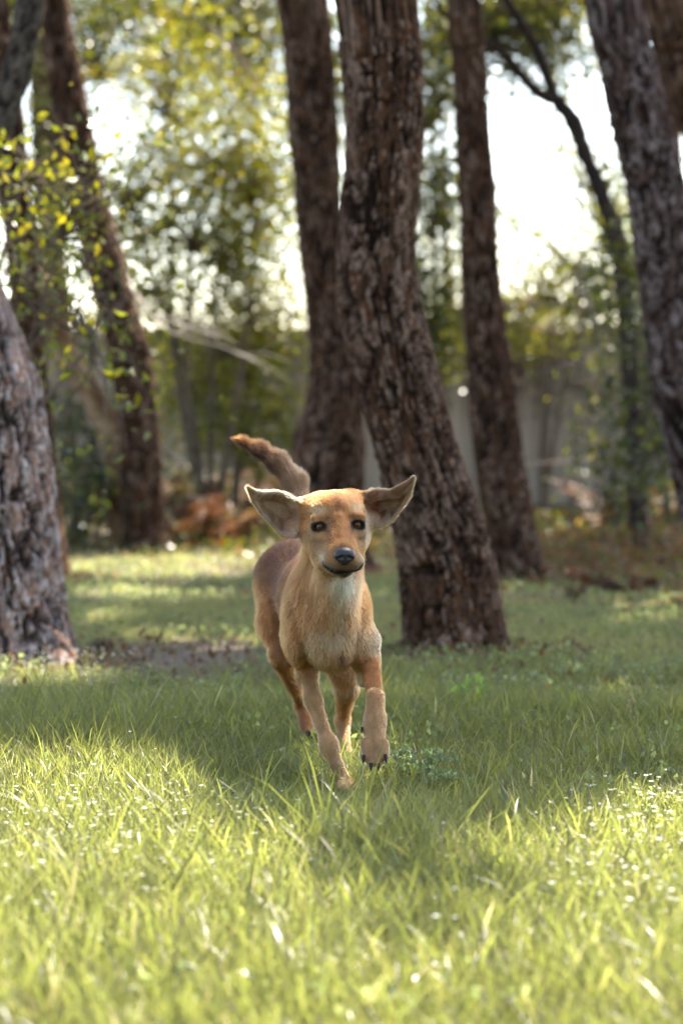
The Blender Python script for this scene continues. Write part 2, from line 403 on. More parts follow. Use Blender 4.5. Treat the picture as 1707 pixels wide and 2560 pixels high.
pine('pine_tree', 'dark pine behind the leafy twigs on the left, leaning left', 16.2,
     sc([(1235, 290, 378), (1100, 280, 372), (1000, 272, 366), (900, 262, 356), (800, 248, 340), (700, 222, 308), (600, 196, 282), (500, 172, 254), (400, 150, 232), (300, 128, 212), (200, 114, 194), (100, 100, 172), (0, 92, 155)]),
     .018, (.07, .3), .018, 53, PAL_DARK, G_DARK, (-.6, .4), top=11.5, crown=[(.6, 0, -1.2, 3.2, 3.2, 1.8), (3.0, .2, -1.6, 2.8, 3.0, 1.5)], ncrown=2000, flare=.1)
pine('pine_tree', 'stout pine on the right with lilac-grey bark, leaning left past the forked tree', 11.0,
     sc([(1440, 1640, 1790), (1250, 1590, 1735), (1100, 1555, 1695), (1000, 1532, 1672), (900, 1506, 1648), (750, 1486, 1622), (600, 1466, 1602), (500, 1452, 1582), (400, 1436, 1562), (300, 1414, 1538), (200, 1392, 1512), (100, 1368, 1486), (0, 1344, 1462)]),
     .011, (.07, .28), .020, 67, [(.072, .04, .029), (.12, .076, .062), (.052, .03, .022), (.21, .155, .138), (.08, .046, .034)], G_DARK, (-.9, .6),
     crown=[(.6, 0.5, -1, 2.6, 2.6, 1.6), (2.4, 1.4, -1.2, 2.4, 2.6, 1.5)], ncrown=2000)
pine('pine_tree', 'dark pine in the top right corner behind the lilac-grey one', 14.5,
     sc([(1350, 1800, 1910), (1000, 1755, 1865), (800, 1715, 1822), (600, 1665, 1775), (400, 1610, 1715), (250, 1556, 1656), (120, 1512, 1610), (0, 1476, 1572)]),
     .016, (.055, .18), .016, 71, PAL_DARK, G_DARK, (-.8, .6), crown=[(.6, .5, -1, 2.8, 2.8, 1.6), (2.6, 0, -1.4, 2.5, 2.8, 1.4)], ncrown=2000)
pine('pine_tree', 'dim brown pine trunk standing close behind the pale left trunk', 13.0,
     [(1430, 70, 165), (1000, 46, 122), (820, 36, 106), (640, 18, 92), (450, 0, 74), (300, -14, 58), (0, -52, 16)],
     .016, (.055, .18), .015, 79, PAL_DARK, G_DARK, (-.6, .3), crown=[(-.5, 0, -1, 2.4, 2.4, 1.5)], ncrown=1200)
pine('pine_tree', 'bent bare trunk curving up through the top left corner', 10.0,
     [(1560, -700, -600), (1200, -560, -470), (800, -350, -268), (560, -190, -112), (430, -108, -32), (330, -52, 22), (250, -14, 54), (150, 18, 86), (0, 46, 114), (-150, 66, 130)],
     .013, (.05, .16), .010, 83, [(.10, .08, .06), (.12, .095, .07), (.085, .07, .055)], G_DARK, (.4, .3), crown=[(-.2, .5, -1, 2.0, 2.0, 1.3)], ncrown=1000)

# tan leaning tree far left
def simple_tree(name, label, pts, widths, Y, col1, col2, group=None, cat='tree', extra=None):
    P = [at(x, y, Y if np.isscalar(Y) else Y[i]) for i, (x, y) in enumerate(pts)]
    r = [w_ / 2 * p[1] / F for w_, p in zip(widths, P)]
    e = empty(name, (P[0][0], P[0][1], 0)); tag(e, label, cat, group)
    V, Q = tube(P, r, 12, len(P) * 10)
    g = fbm(V[:, 0] * 9 + V[:, 2] * 3, V[:, 2] * 4 + V[:, 1], 5)[:, None]
    V += ((fbm(V[:, 0] * 30 + 9, V[:, 2] * 22, 6) - .5) * .03)[:, None]
    h = sstep(.35, .65, g)
    mesh_obj('trunk', V, [Q], M_BARKFAR, e, np.array(col1) * (1 - h) + np.array(col2) * h)
    return e
simple_tree('leaning_tree', 'tan smooth-barked trunk leaning left beside the far dark pine', [(318, 1345), (300, 1180), (268, 1065), (218, 965), (170, 885), (132, 805), (92, 690), (40, 560), (-40, 380), (-160, 100), (-300, -250)],
            [95, 78, 66, 62, 58, 54, 50, 46, 42, 36, 26], 16.9, (.13, .068, .036), (.27, .18, .11))
ft = simple_tree('forked_tree', 'slender dark tree with forked limbs crossing the bright sky gap', [(1600, 1440), (1590, 1150), (1572, 900), (1548, 640), (1508, 500), (1462, 390), (1435, 310), (1388, 248)],
                 [46, 45, 44, 43, 42, 41, 40, 37], 15.5, (.030, .021, .018), (.045, .031, .026))
for pts, wd in (([(1392, 252), (1345, 232), (1300, 185), (1250, 128), (1195, 95), (1100, 20), (1040, -120)], [30, 27, 25, 22, 20, 15, 8]),
                ([(1388, 248), (1362, 180), (1335, 110), (1290, 40), (1250, -30), (1180, -180)], [30, 28, 26, 24, 21, 12])):
    P = [at(x, y, 15.5 - .1 * i) for i, (x, y) in enumerate(pts)]
    V, Q = tube(P, [w_ / 2 * 15.5 / F for w_ in wd], 9, len(P) * 6)
    mesh_obj('limb', V, [Q], M_BARKFAR, ft, np.tile([[.034, .024, .02]], (len(V), 1)))

# pines beyond the wall: their crowns shade the clearing and hang into the top of the picture
def far_pine(x, y, h, seed, label, blobs, n, grp):
    e = empty('pine_tree', (x, y, 0)); tag(e, label, 'tree', grp)
    g = np.random.default_rng(seed)
    pts = [(x, y, -.1), (x - .2, y, h * .35), (x - .35, y + .1, h * .7), (x - .4, y + .2, h)]
    V, Q, col = bark_trunk(pts, [.2, .18, .14, .06], .03, (.06, .2), .015, seed, PAL_DARK, G_DARK, 6.5)
    mesh_obj('trunk', V, [Q], M_BARKFAR, e, col)
    Vc, Fc, cc = needle_crown([(x + a, y + b, z, rx, ry, rz) for a, b, z, rx, ry, rz in blobs], n, seed)
    mesh_obj('crown', Vc, [Fc], M_NEEDLE, e, cc, smooth=False)
for i, (x, y, h, bl) in enumerate([(-4.6, 27, 10, [(0, 0, 7.2, 3, 3, 1.7), (.6, 0, 9, 2.4, 2.4, 1.3)]),
                                   (-3.3, 29, 11, [(0, 0, 7.4, 3, 3, 1.8), (.4, 0, 9.2, 2.4, 2.4, 1.3)]),
                                   (4.4, 31, 11, [(0, 0, 8.4, 2.8, 3, 1.4), (.3, 0, 10, 2.2, 2.2, 1.2)]),
                                   (5.6, 27, 10, [(0, 0, 7.6, 3, 3, 1.6), (.3, 0, 9.2, 2.2, 2.2, 1.2)]),
                                   (6.0, 20, 10, [(-1, 0, 7.6, 3, 3, 1.6), (-1.2, 0, 9.2, 2.2, 2.2, 1.2)]),
                                   (4.9, 10.5, 10, [(-.6, 0, 7.2, 2.6, 2.8, 1.5), (-.4, .3, 9, 2.2, 2.2, 1.3)]),
                                   (4.6, 15.0, 10, [(-.6, 0, 7.4, 2.8, 3, 1.6), (-.4, .3, 9.2, 2.2, 2.4, 1.3)]),
                                   (-5.0, 21, 10, [(.8, 0, 7.4, 3, 3, 1.6), (.5, 0, 9, 2.4, 2.4, 1.3)])]):
    if y > 25: far_pine(x, y, h, 300 + i * 7, 'dark needled pine rising behind the broad-leaved trees and the wall', bl, 2000, 'pine trees beyond the wall')
    else: far_pine(x, y, h, 300 + i * 7, 'added unseen pine that shades the clearing from the side', bl, 2000, 'added shade pines beside the clearing')  # unseen, added to cast shade on the clearing

# ------------------------------------------------------------------ wall at the back
def wall():
    e = empty('garden_wall', (0, 24.3, 0)); tag(e, 'long grey-brown rendered wall across the back of the clearing', 'wall')
    m, nt, p, out = newmat('stained_render')
    tc = nt.nodes.new('ShaderNodeTexCoord'); mp = nt.nodes.new('ShaderNodeMapping'); mp.inputs['Scale'].default_value = (4.5, 3, .55)
    n = nt.nodes.new('ShaderNodeTexNoise'); n.inputs['Scale'].default_value = 1.6; n.inputs['Detail'].default_value = 8
    cr = nt.nodes.new('ShaderNodeValToRGB'); cr.color_ramp.elements[0].position = .34; cr.color_ramp.elements[1].position = .66
    cr.color_ramp.elements[0].color = (.17, .13, .098, 1); cr.color_ramp.elements[1].color = (.36, .29, .225, 1)
    nt.links.new(tc.outputs['Object'], mp.inputs[0]); nt.links.new(mp.outputs[0], n.inputs[0]); nt.links.new(n.outputs[0], cr.inputs[0]); nt.links.new(cr.outputs[0], p.inputs['Base Color'])
    p.inputs['Roughness'].default_value = .9
    def slab(name, x0, x1, y0, y1, z0, z1):
        nx = 80; xs = np.linspace(x0, x1, nx); prof = [(y0, z0), (y0, z1 - .02), (y0 + .02, z1), (y1 - .02, z1), (y1, z1 - .02), (y1, z0)]
        V = np.array([[x, y + (math.sin(x * 3.1 + z * 5) * .008), z + math.sin(x * .6) * .02 * (z > 0.2)] for x in xs for y, z in prof])
        i = np.arange(nx * 6).reshape(nx, 6); Q = np.stack([i[:-1, :-1], i[1:, :-1], i[1:, 1:], i[:-1, 1:]], -1).reshape(-1, 4)
        mesh_obj(name, V, [Q], m, e, smooth=False)
    slab('wall_face', -16, 16, 24.2, 24.42, -.2, 1.80)
    slab('coping', -16, 16, 24.16, 24.46, 1.805, 1.90)
wall()

# ------------------------------------------------------------------ broad-leaved foliage
GREENS = np.array([[.10, .12, .018], [.085, .11, .018], [.05, .075, .016], [.11, .115, .022], [.038, .058, .018]])
def leaf_mesh(P, size, g, droop=.4, ratio=.5, pal=GREENS, fold=.25, up=None):
    n = len(P)
    d = g.normal(size=(n, 3)); d[:, 2] -= droop; d /= np.linalg.norm(d, axis=1)[:, None]
    s = np.cross(d, g.normal(size=(n, 3)) * .6 + np.array([0, 0, 1.])); s /= np.linalg.norm(s, axis=1)[:, None] + 1e-9
    nn = np.cross(d, s)
    L = size * (.6 + .7 * g.random((n, 1))); W = L * ratio
    b = P; t = P + d * L - nn * L * .12
    l = P + d * L * .45 + s * W * .5 + nn * L * fold * .4; r = P + d * L * .45 - s * W * .5 + nn * L * fold * .4
    V = np.stack([b, l, t, r], 1).reshape(-1, 3)
    i = np.arange(n) * 4
    Fc = np.concatenate([np.stack([i, i + 1, i + 2], 1), np.stack([i, i + 2, i + 3], 1)])
    col = pal[g.integers(0, len(pal), n)] * (.75 + .5 * g.random((n, 1)))
    return V, Fc, np.repeat(col, 4, 0)

def leafy(name, label, cat, base, stems, blobs, size, seed, pal=GREENS, group=None, density=1.0, stem_r=.03, stem_col=(.12, .09, .065)):
    """blobs: (px, py, Y, radius px x, radius px y, radius depth m, clusters). Each cluster is a twig of leaves."""
    g = np.random.default_rng(seed)
    e = empty(name, (base[0], base[1], 0)); tag(e, label, cat, group)
    parts = []; LP = []
    b0 = np.array([base[0], base[1], -.05]); tops = []
    for (px, py, Y) in stems:
        tp = at(px, py, Y); mid = (b0 + tp) / 2 + g.normal(size=3) * .12; mid[2] = (b0[2] + tp[2]) * .5
        parts.append(tube([b0, mid, tp], [stem_r, stem_r * .75, stem_r * .35], 7, 15)); tops += [mid, tp, (mid + tp) / 2]
    tops = np.array(tops)
    for (px, py, Y, rx, ry, rd, nc) in blobs:
        for _ in range(nc):
            q = g.normal(size=3); q /= np.linalg.norm(q); q *= g.random() ** .5
            cpt = at(px + q[0] * rx, py + q[1] * ry, Y + q[2] * rd)
            if cpt[2] < .12: cpt[2] = .12 + g.random() * .1
            near = tops[np.argmin(np.linalg.norm(tops - cpt, axis=1))]
            dd = cpt - near; ln = np.linalg.norm(dd)
            outd = dd / (ln + 1e-6) * .22 + g.normal(size=3) * .12; tipp = cpt + outd
            parts.append(tube([near, near + dd * .5 + np.array([0, 0, .06 * ln]), cpt, tipp], [.009, .006, .004, .002], 4, 7))
            m = max(4, int(g.integers(14, 34) * density)); t = g.random((m, 1))
            LP.append(cpt + (t - .25) * outd * 1.4 + g.normal(size=(m, 3)) * np.array([.15, .15, .13]))
    Vb, Fb = join(parts); mesh_obj('stem', Vb, Fb, M_BARKFAR, e, np.tile([stem_col], (len(Vb), 1)))
    LP = np.concatenate(LP); LP = LP[LP[:, 2] > .05]
    V, Fc, cc = leaf_mesh(LP, size, g, pal=pal); mesh_obj('crown', V, [Fc], M_LEAF, e, cc, smooth=False)
    return e

YEL = np.array([[.15, .17, .02], [.19, .18, .024], [.12, .15, .02], [.085, .11, .02], [.15, .16, .022]])
DK = np.array([[.034, .05, .018], [.042, .058, .018], [.052, .068, .022], [.03, .042, .02]])
leafy('broadleaf_tree', 'tall yellow-green leafy tree between the left dark pine and the centre pines', 'tree', (-1.0, 18.2),
      [(430, 300, 18.2), (560, 420, 18.4), (640, 200, 18.2), (330, 520, 18), (480, 620, 18)],
      [(480, 330, 18.2, 290, 330, 1.0, 200), (620, 540, 18.4, 150, 280, .9, 210), (350, 560, 18, 190, 240, .9, 110), (620, 820, 18.6, 170, 130, .6, 80), (400, 780, 18.2, 150, 90, .6, 36)], .06, 501, YEL)
leafy('broadleaf_tree', 'dull green broad-leaved tree filling the top left behind the bent trunk', 'tree', (-2.5, 21.5),
      [(240, 200, 21.5), (450, 60, 21.5), (120, 350, 21)],
      [(300, 60, 21.5, 360, 200, 1.2, 220), (640, 40, 21.5, 200, 170, 1.0, 110), (110, 420, 21, 130, 330, .8, 60), (440, 180, 22, 260, 140, .8, 70), (620, 120, 22, 170, 200, .8, 50)], .07, 502, np.concatenate([DK, GREENS]))
leafy('broadleaf_tree', 'thin leafy tree seen in the strip between the two middle pine trunks', 'tree', (.75, 20.5),
      [(1080, 300, 20.5), (1060, 700, 20.4), (1100, 120, 20.5)],
      [(1085, 160, 20.5, 80, 260, .7, 130), (1090, 480, 20.5, 75, 200, .6, 90), (1085, 720, 20.4, 80, 130, .5, 60), (1075, 850, 20.3, 110, 60, .5, 50), (830, 250, 21, 45, 300, .5, 90), (1330, 20, 20.5, 200, 130, .6, 150), (1400, 130, 20.5, 100, 130, .6, 40), (1250, 150, 20.5, 60, 100, .6, 22), (1245, 620, 20.6, 40, 160, .4, 14)], .078, 503, np.concatenate([GREENS, DK, YEL]), density=.8)
leafy('shrub', 'yellow-green bush under the bright sky gap in front of the wall', 'shrub', (1.75, 21.0),
      [(1380, 760, 21), (1450, 680, 21), (1520, 600, 21)],
      [(1420, 710, 21, 130, 80, .6, 60), (1530, 620, 21, 90, 170, .6, 70), (1520, 780, 21, 80, 60, .5, 16), (1340, 660, 21, 100, 120, .5, 22), (1250, 800, 22, 110, 45, .4, 40), (1340, 812, 23.6, 230, 26, .2, 60), (1040, 830, 23.6, 120, 26, .2, 30), (1600, 940, 21, 70, 90, .5, 16), (1450, 440, 21, 70, 120, .4, 16)], .062, 504, YEL)
leafy('broadleaf_tree', 'dark leafed tree among the saplings at the right edge', 'tree', (2.35, 17.0),
      [(1600, 600, 17), (1680, 300, 17), (1640, 900, 17)],
      [(1660, 780, 16.9, 100, 320, .8, 80), (1640, 1080, 16.8, 110, 140, .6, 40), (1560, 420, 17, 60, 120, .4, 14), (1600, 1180, 16.6, 60, 160, .5, 12), (1560, 740, 14.9, 45, 180, .25, 18), (1600, 1080, 14.9, 35, 220, .25, 14)], .07, 505, np.concatenate([DK, GREENS]))
leafy('leafy_sapling', 'sapling with large bright leaves on twigs crossing the far dark pine', 'tree', (-1.62, 9.6),
      [(150, 600, 9.6), (60, 450, 9.6), (235, 850, 9.4), (40, 700, 9.6)],
      [(110, 480, 9.6, 110, 110, .35, 24), (60, 640, 9.6, 90, 110, .35, 18), (180, 780, 9.5, 110, 90, .3, 20), (240, 930, 9.4, 60, 50, .2, 7), (220, 560, 9.5, 60, 180, .2, 8)], .05, 506, YEL, density=.45, stem_r=.016)
leafy('shrub', 'sparse bush with pale round leaves beside the dog tail', 'shrub', (-.85, 19.0),
      [(620, 950, 19), (520, 1000, 19), (690, 900, 19)],
      [(610, 940, 19, 160, 130, .5, 90), (470, 990, 19.4, 140, 110, .5, 60), (640, 1090, 18.6, 120, 90, .4, 60)], .065, 507, YEL, density=.8)
leafy('shrub', 'dark evergreen bush at the foot of the far dark pine', 'shrub', (-1.95, 17.3),
      [(230, 1050, 17.3), (180, 1120, 17.2), (280, 1150, 17.2)],
      [(180, 1080, 17.3, 70, 120, .5, 26), (270, 1190, 17.0, 110, 80, .5, 36), (150, 1250, 16.0, 40, 100, .3, 20)], .07, 508, DK)

# saplings at the right
SAP = [([(1548, 1470), (1541, 1250), (1518, 1070), (1500, 890), (1478, 795), (1455, 640)], 20, 17.5, (.30, .25, .22), 'pale grey-barked sapling in front of the wall, right of the slim pine'),
       ([(1500, 1420), (1496, 1296), (1478, 1080), (1462, 900), (1450, 790), (1440, 650)], 15, 18.2, (.14, .11, .09), 'thin dark sapling just left of the pale grey-barked one'),
       ([(1546, 1440), (1560, 1300), (1585, 1100), (1590, 900), (1600, 700)], 12, 18.0, (.12, .10, .08), 'thin dark sapling bending right beside the pale grey-barked one'),
       ([(1430, 1400), (1428, 1250), (1432, 1100), (1425, 930)], 9, 19.5, (.10, .08, .06), 'shortest thin sapling against the bare wall'),
       ([(1650, 1430), (1625, 1280), (1605, 1100), (1612, 900), (1620, 760)], 11, 17.0, (.12, .10, .085), 'wispy sapling at the right edge below the stout pine')]
for i, (pts, wd, Y, colr, lab) in enumerate(SAP):
    P = [at(x, y, Y) for x, y in pts]; P[0][2] = -.03
    e = empty('sapling', (P[0][0], Y, 0)); tag(e, lab, 'sapling', 'saplings in front of the wall')
    V, Q = tube(P, np.linspace(1, .5, len(P)) * wd / 2 * Y / F, 7, 26)
    cv = np.array(colr) * (.6 + .8 * fbm(V[:, 2] * 9, V[:, 0] * 30, 8))[:, None]
    mesh_obj('stem', V, [Q], M_BARKFAR, e, cv)
    g = np.random.default_rng(900 + i); tw = []; LP = []
    for q in range(14):
        st = catmull(np.array(P), np.array([.25 + .75 * g.random()]))[0]
        dn = g.normal(size=3) * np.array([.28, .2, .12]); tw.append(tube([st, st + dn * .5, st + dn], [.006, .004, .002], 4, 5))
        LP.append(st + dn * g.random((6, 1)) + g.normal(size=(6, 3)) * .05)
    Vb, Fb = join(tw); tag(mesh_obj('twig', Vb, Fb, M_BARKFAR, e, np.tile([colr], (len(Vb), 1))), kind='stuff')
    V, Fc, cc = leaf_mesh(np.concatenate(LP), .06, g, pal=np.concatenate([GREENS, DK])); mesh_obj('leaves', V, [Fc], M_LEAF, e, cc, smooth=False)

# ------------------------------------------------------------------ dry bracken and undergrowth
RUST = np.array([[.15, .07, .036], [.19, .10, .055], [.11, .056, .034], [.23, .15, .09], [.085, .05, .034], [.11, .095, .045]])
def bracken_mesh(g, nf, hgt, pal):
    fr = []
    for _ in range(nf):
        az = g.random() * 6.28; ln = hgt * (.7 + .6 * g.random()); out = .55 + .4 * g.random()
        t = np.linspace(0, 1, 9); c_ = np.stack([np.cos(az) * out * t ** 1.3, np.sin(az) * out * t ** 1.3, 1.15 * t - .55 * t ** 2.4], 1) * ln
        V, Q = tube(c_[::2], [.006, .005, .004, .003, .0015], 4, 9)
        colv = pal[g.integers(0, len(pal))]; parts = [(V, Q)]; cols = [np.tile([colv * .7], (len(V), 1))]
        side = np.array([-np.sin(az), np.cos(az), 0])
        n = 26; tt = np.linspace(.25, .98, n); Cn = np.stack([np.interp(tt, t, c_[:, k]) for k in range(3)], 1)
        pv = []
        for sgn in (-1, 1):
            L = ln * .30 * (1 - tt * .85) * (.7 + .6 * g.random(n)); tip = Cn + side * sgn * L[:, None] + g.normal(size=(n, 3)) * .02 - np.array([0, 0, 1]) * L[:, None] * .25
            fw = np.gradient(Cn, axis=0); fw /= np.linalg.norm(fw, axis=1)[:, None]; wd = .018
            pv.append(np.stack([Cn - fw * wd, (Cn + tip) / 2 - fw * wd * .9, tip, (Cn + tip) / 2 + fw * wd * .9], 1).reshape(-1, 3))
        pv = np.concatenate(pv); i = np.arange(len(pv) // 4) * 4
        parts.append((pv, np.stack([i, i + 1, i + 2, i + 3], 1)))
        cols.append(np.repeat(colv * (.7 + .6 * g.random((len(pv) // 4, 1))), 4, 0))
        V, Fs = join(parts); fr.append((V, Fs, np.concatenate(cols)))
    return fr
def fern(x, y, h, seed, label, group, pal=RUST, nf=6):
    g = np.random.default_rng(seed)
    e = empty('bracken_fern', (x, y, float(gz(x, y)))); tag(e, label, 'fern', group)
    for V, Fs, cc in bracken_mesh(g, nf, h, pal):
        V = V + np.array(e.location); mesh_obj('frond', V, Fs, M_DRY, e, cc, smooth=False)
gF = np.random.default_rng(66)
for i in range(24):
    Y = 16.0 + 5.5 * gF.random(); px = 320 + 350 * gF.random(); x = (px - 853.5) / F * Y
    fern(x, Y, .45 + .45 * gF.random(), 700 + i, 'rusty dry bracken in the undergrowth left of the dog', 'dry bracken left of the dog', nf=4)
for i in range(26):
    Y = 11.2 + 5.8 * gF.random(); px = 1180 + 580 * gF.random(); x = (px - 853.5) / F * Y
    fern(x, Y, .055 + .085 * gF.random(), 740 + i, 'low rusty dry bracken right of the slim pine', 'dry bracken right of the slim pine', nf=2)
for i in range(9):
    Y = 17 + 4 * gF.random(); px = 1520 + 240 * gF.random(); x = (px - 853.5) / F * Y
    fern(x, Y, .4 + .5 * gF.random(), 820 + i, 'taller dry brown bracken under the trees at the right edge', 'dry bracken at the right edge', nf=4)

g = np.random.default_rng(31)
n = 26000; Y = 15.5 + 8.4 * g.random(n) ** .8; X = (g.random(n) * 2 - 1) * (.175 * Y + .8)
pxx, _ = gpx(X, Y)
hh = (.12 + .5 * fbm(X * 1.1, Y * 1.1, 61)) * sstep(15.3, 18.5, Y) * np.where((pxx > 800) & (pxx < 1530), .28, 1.0)
P = np.stack([X, Y, gz(X, Y) + .02 + hh * g.random(n) ** .7], 1)
V, Fc, cc = leaf_mesh(P, .06, g, pal=np.concatenate([DK, GREENS, RUST[:2], RUST[3:4]]))
n2 = 11000; Y2 = 11.8 + 5.6 * g.random(n2) ** .8; P2x = 1180 + 640 * g.random(n2); X2 = (P2x - 853.5) / F * Y2
k2 = fbm(X2 * 2.2 + 5, Y2 * 2.2, 35) > .42; X2, Y2 = X2[k2], Y2[k2]; n2 = len(X2)
PP = np.stack([X2, Y2, gz(X2, Y2) + .01 + (.05 + .26 * fbm(X2 * 1.6, Y2 * 1.6 + 3, 36)) * sstep(11.5, 14, Y2) * g.random(n2) ** 1.2], 1)
V2, F2_, c2_ = leaf_mesh(PP, .042, g, pal=np.concatenate([RUST, GREENS[:3], RUST[:3]])); Fc = np.concatenate([Fc, F2_ + len(V)]); V = np.concatenate([V, V2]); cc = np.concatenate([cc, c2_])
tag(mesh_obj('undergrowth', V, [Fc], M_LEAF, None, cc, smooth=False), 'low tangled green and brown undergrowth along the foot of the wall', 'undergrowth', kind='stuff')
# fallen leaves / needles on the ground
n = 9000; Y = 6.5 + 11.5 * g.random(n) ** .9; X = (g.random(n) * 2 - 1) * (.16 * Y + .6)
px_, py_ = gpx(X, Y)
keep = g.random(n) < np.clip(soil_mask(X, Y) * .9 + np.exp(-(((px_ - 1450) / 260) ** 2 + ((py_ - 1510) / 70) ** 2)) * .9, .04, 1)
bases = [(o.location.x, o.location.y, .22 if o.location.y < 9 else .18) for o in COL.objects if o.name.startswith('pine_tree') and o.location.y < 15]
bx, by, br = np.array(bases).T; q = g.integers(0, len(bases), 5200); aa = g.random(5200) * 6.28; rr_ = br[q] * (.8 + 1.5 * g.random(5200) ** 1.5)
X = np.concatenate([X[keep], bx[q] + np.cos(aa) * rr_]); Y = np.concatenate([Y[keep], by[q] + np.sin(aa) * rr_]); n = len(X)
P = np.stack([X, Y, gz(X, Y) + .006 + .045 * g.random(n) ** 2], 1)
V, Fc, cc = leaf_mesh(P, .038, g, droop=0, pal=RUST)
tag(mesh_obj('leaf_litter', V, [Fc], M_DRY, None, cc, smooth=False), 'fallen brown leaves scattered over the bare soil and grass', 'leaf litter', kind='stuff')

# ------------------------------------------------------------------ grass
def blades(X, Y, H, W, lean, curl, az, levels, col, twist):
    n = len(X); t = np.array(levels); m = len(t)
    a = lean[:, None] + curl[:, None] * t[None, :] ** 1.4
    dt = np.diff(t, prepend=0)[None, :]
    hor = np.cumsum(np.sin(a) * dt, 1) * H[:, None]; ver = np.cumsum(np.cos(a) * dt, 1) * H[:, None]
    d = np.stack([np.cos(az), np.sin(az)], 1); sd = np.stack([np.cos(az + twist), np.sin(az + twist)], 1)
    Z0 = gz(X, Y) - .004
    C = np.stack([X[:, None] + d[:, :1] * hor, Y[:, None] + d[:, 1:] * hor, Z0[:, None] + np.maximum(ver, .004)], 2)
    wd = W[:, None] * np.array([.8, 1.0, .72, 0.0] if m == 4 else [.85, .8, 0.0])[None, :] * .5
    L = C.copy(); Rr = C.copy()
    L[..., 0] += sd[:, :1] * wd; L[..., 1] += sd[:, 1:] * wd; Rr[..., 0] -= sd[:, :1] * wd; Rr[..., 1] -= sd[:, 1:] * wd
    V = np.concatenate([np.stack([L[:, :-1], Rr[:, :-1]], 2).reshape(n, -1, 3), C[:, -1:]], 1)
    k = V.shape[1]; base = (np.arange(n) * k)[:, None]
    q = np.concatenate([base + np.array([[2 * i, 2 * i + 1, 2 * i + 3, 2 * i + 2]]) for i in range(m - 2)])
    tri = base + np.array([[k - 3, k - 2, k - 1]])
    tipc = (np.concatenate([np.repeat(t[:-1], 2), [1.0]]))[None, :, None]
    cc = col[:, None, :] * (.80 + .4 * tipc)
    return V.reshape(-1, 3), q, tri, cc.reshape(-1, 3)

GP = np.array([[.120, .126, .022], [.138, .143, .025], [.096, .106, .022], [.160, .156, .034], [.084, .096, .028], [.155, .134, .042], [.27, .21, .12]])
GPP = np.array([.21, .21, .2, .14, .11, .09, .04])
def grass_zone(n, y0, y1, dens, hbase, wbase, levels, g, margin=.45, tuft=10):
    nt_ = n // tuft
    u = g.random(nt_); Yt = np.sqrt(y0 ** 2 + (y1 ** 2 - y0 ** 2) * u) if dens is None else y0 + (y1 - y0) * u ** dens
    Xt = (g.random(nt_) * 2 - 1) * (.1415 * Yt + margin)
    sp = .022 + .012 * Yt / 5
    X = np.repeat(Xt, tuft) + g.normal(size=nt_ * tuft) * np.repeat(sp, tuft); Y = np.repeat(Yt, tuft) + g.normal(size=nt_ * tuft) * np.repeat(sp, tuft)
    taz = np.repeat(g.random(nt_) * 6.28, tuft)
    cover = fbm(X * 2.3 + 11, Y * 2.3 + 5, 91)
    soil = soil_mask(X, Y)
    k = g.random(len(X)) < np.clip(1.15 - 1.25 * soil, .05, 1) * np.clip(.35 + 1.2 * cover, 0, 1)
    X, Y, taz, cover = X[k], Y[k], taz[k], cover[k]; n = len(X)
    big = fbm(X * 1.4, Y * 1.4, 97)
    H = hbase(X, Y) * (.40 + .75 * g.random(n) + .5 * g.random(n) ** 6) * (.45 + 1.1 * big)
    W = wbase * (.55 + .9 * g.random(n)) * (1 + .35 * (g.random(n) < .12))
    lean = np.abs(g.normal(size=n)) * .34 + .04; curl = .25 + np.abs(g.normal(size=n)) * .75
    az = taz + g.normal(size=n) * 1.3
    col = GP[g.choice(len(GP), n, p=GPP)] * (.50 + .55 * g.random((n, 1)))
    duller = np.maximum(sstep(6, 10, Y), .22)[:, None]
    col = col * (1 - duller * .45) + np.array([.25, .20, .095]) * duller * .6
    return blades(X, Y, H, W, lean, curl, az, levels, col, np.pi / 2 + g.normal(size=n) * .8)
g = np.random.default_rng(4)
def h_near(x, y):
    px, py = gpx(x, y)
    return (1 - .5 * np.exp(-((x - .02) / .24) ** 2 - ((y - 5.0) / .30) ** 2)) * _h(px, x, y)
def _h(px, x, y):
    return .088 + .035 * np.exp(-((px - 300) / 330) ** 2 - ((y - 5.4) / .7) ** 2) + .03 * sstep(.25, .6, x) * np.exp(-((y - 4.6) / 1.0) ** 2) - .03 * sstep(6.5, 8, y)
Z = [grass_zone(390000, 2.9, 7.0, None, h_near, .0019, (0, .4, .75, 1), g),
     grass_zone(16000, 3.0, 6.6, None, lambda x, y: .14 * (1 - .5 * np.exp(-((x - .02) / .24) ** 2 - ((y - 5.0) / .30) ** 2)), .0036, (0, .4, .75, 1), g, tuft=4),
     grass_zone(120000, 7.0, 11.0, None, lambda x, y: .062 + 0 * x, .0036, (0, .5, 1), g, margin=.6),
     grass_zone(110000, 11.0, 24.0, None, lambda x, y: .06 + 0 * x, .006, (0, .5, 1), g, margin=1.0)]
Vs, Qs, Ts, Cs, off = [], [], [], [], 0
for V, q, t, cc in Z:
    Vs.append(V); Qs.append(q + off); Ts.append(t + off); Cs.append(cc); off += len(V)
tag(mesh_obj('grass', np.concatenate(Vs), [np.concatenate(Qs), np.concatenate(Ts)], M_GRASS, None, np.concatenate(Cs)),
    'long uncut green meadow grass covering the clearing', 'grass', kind='stuff')

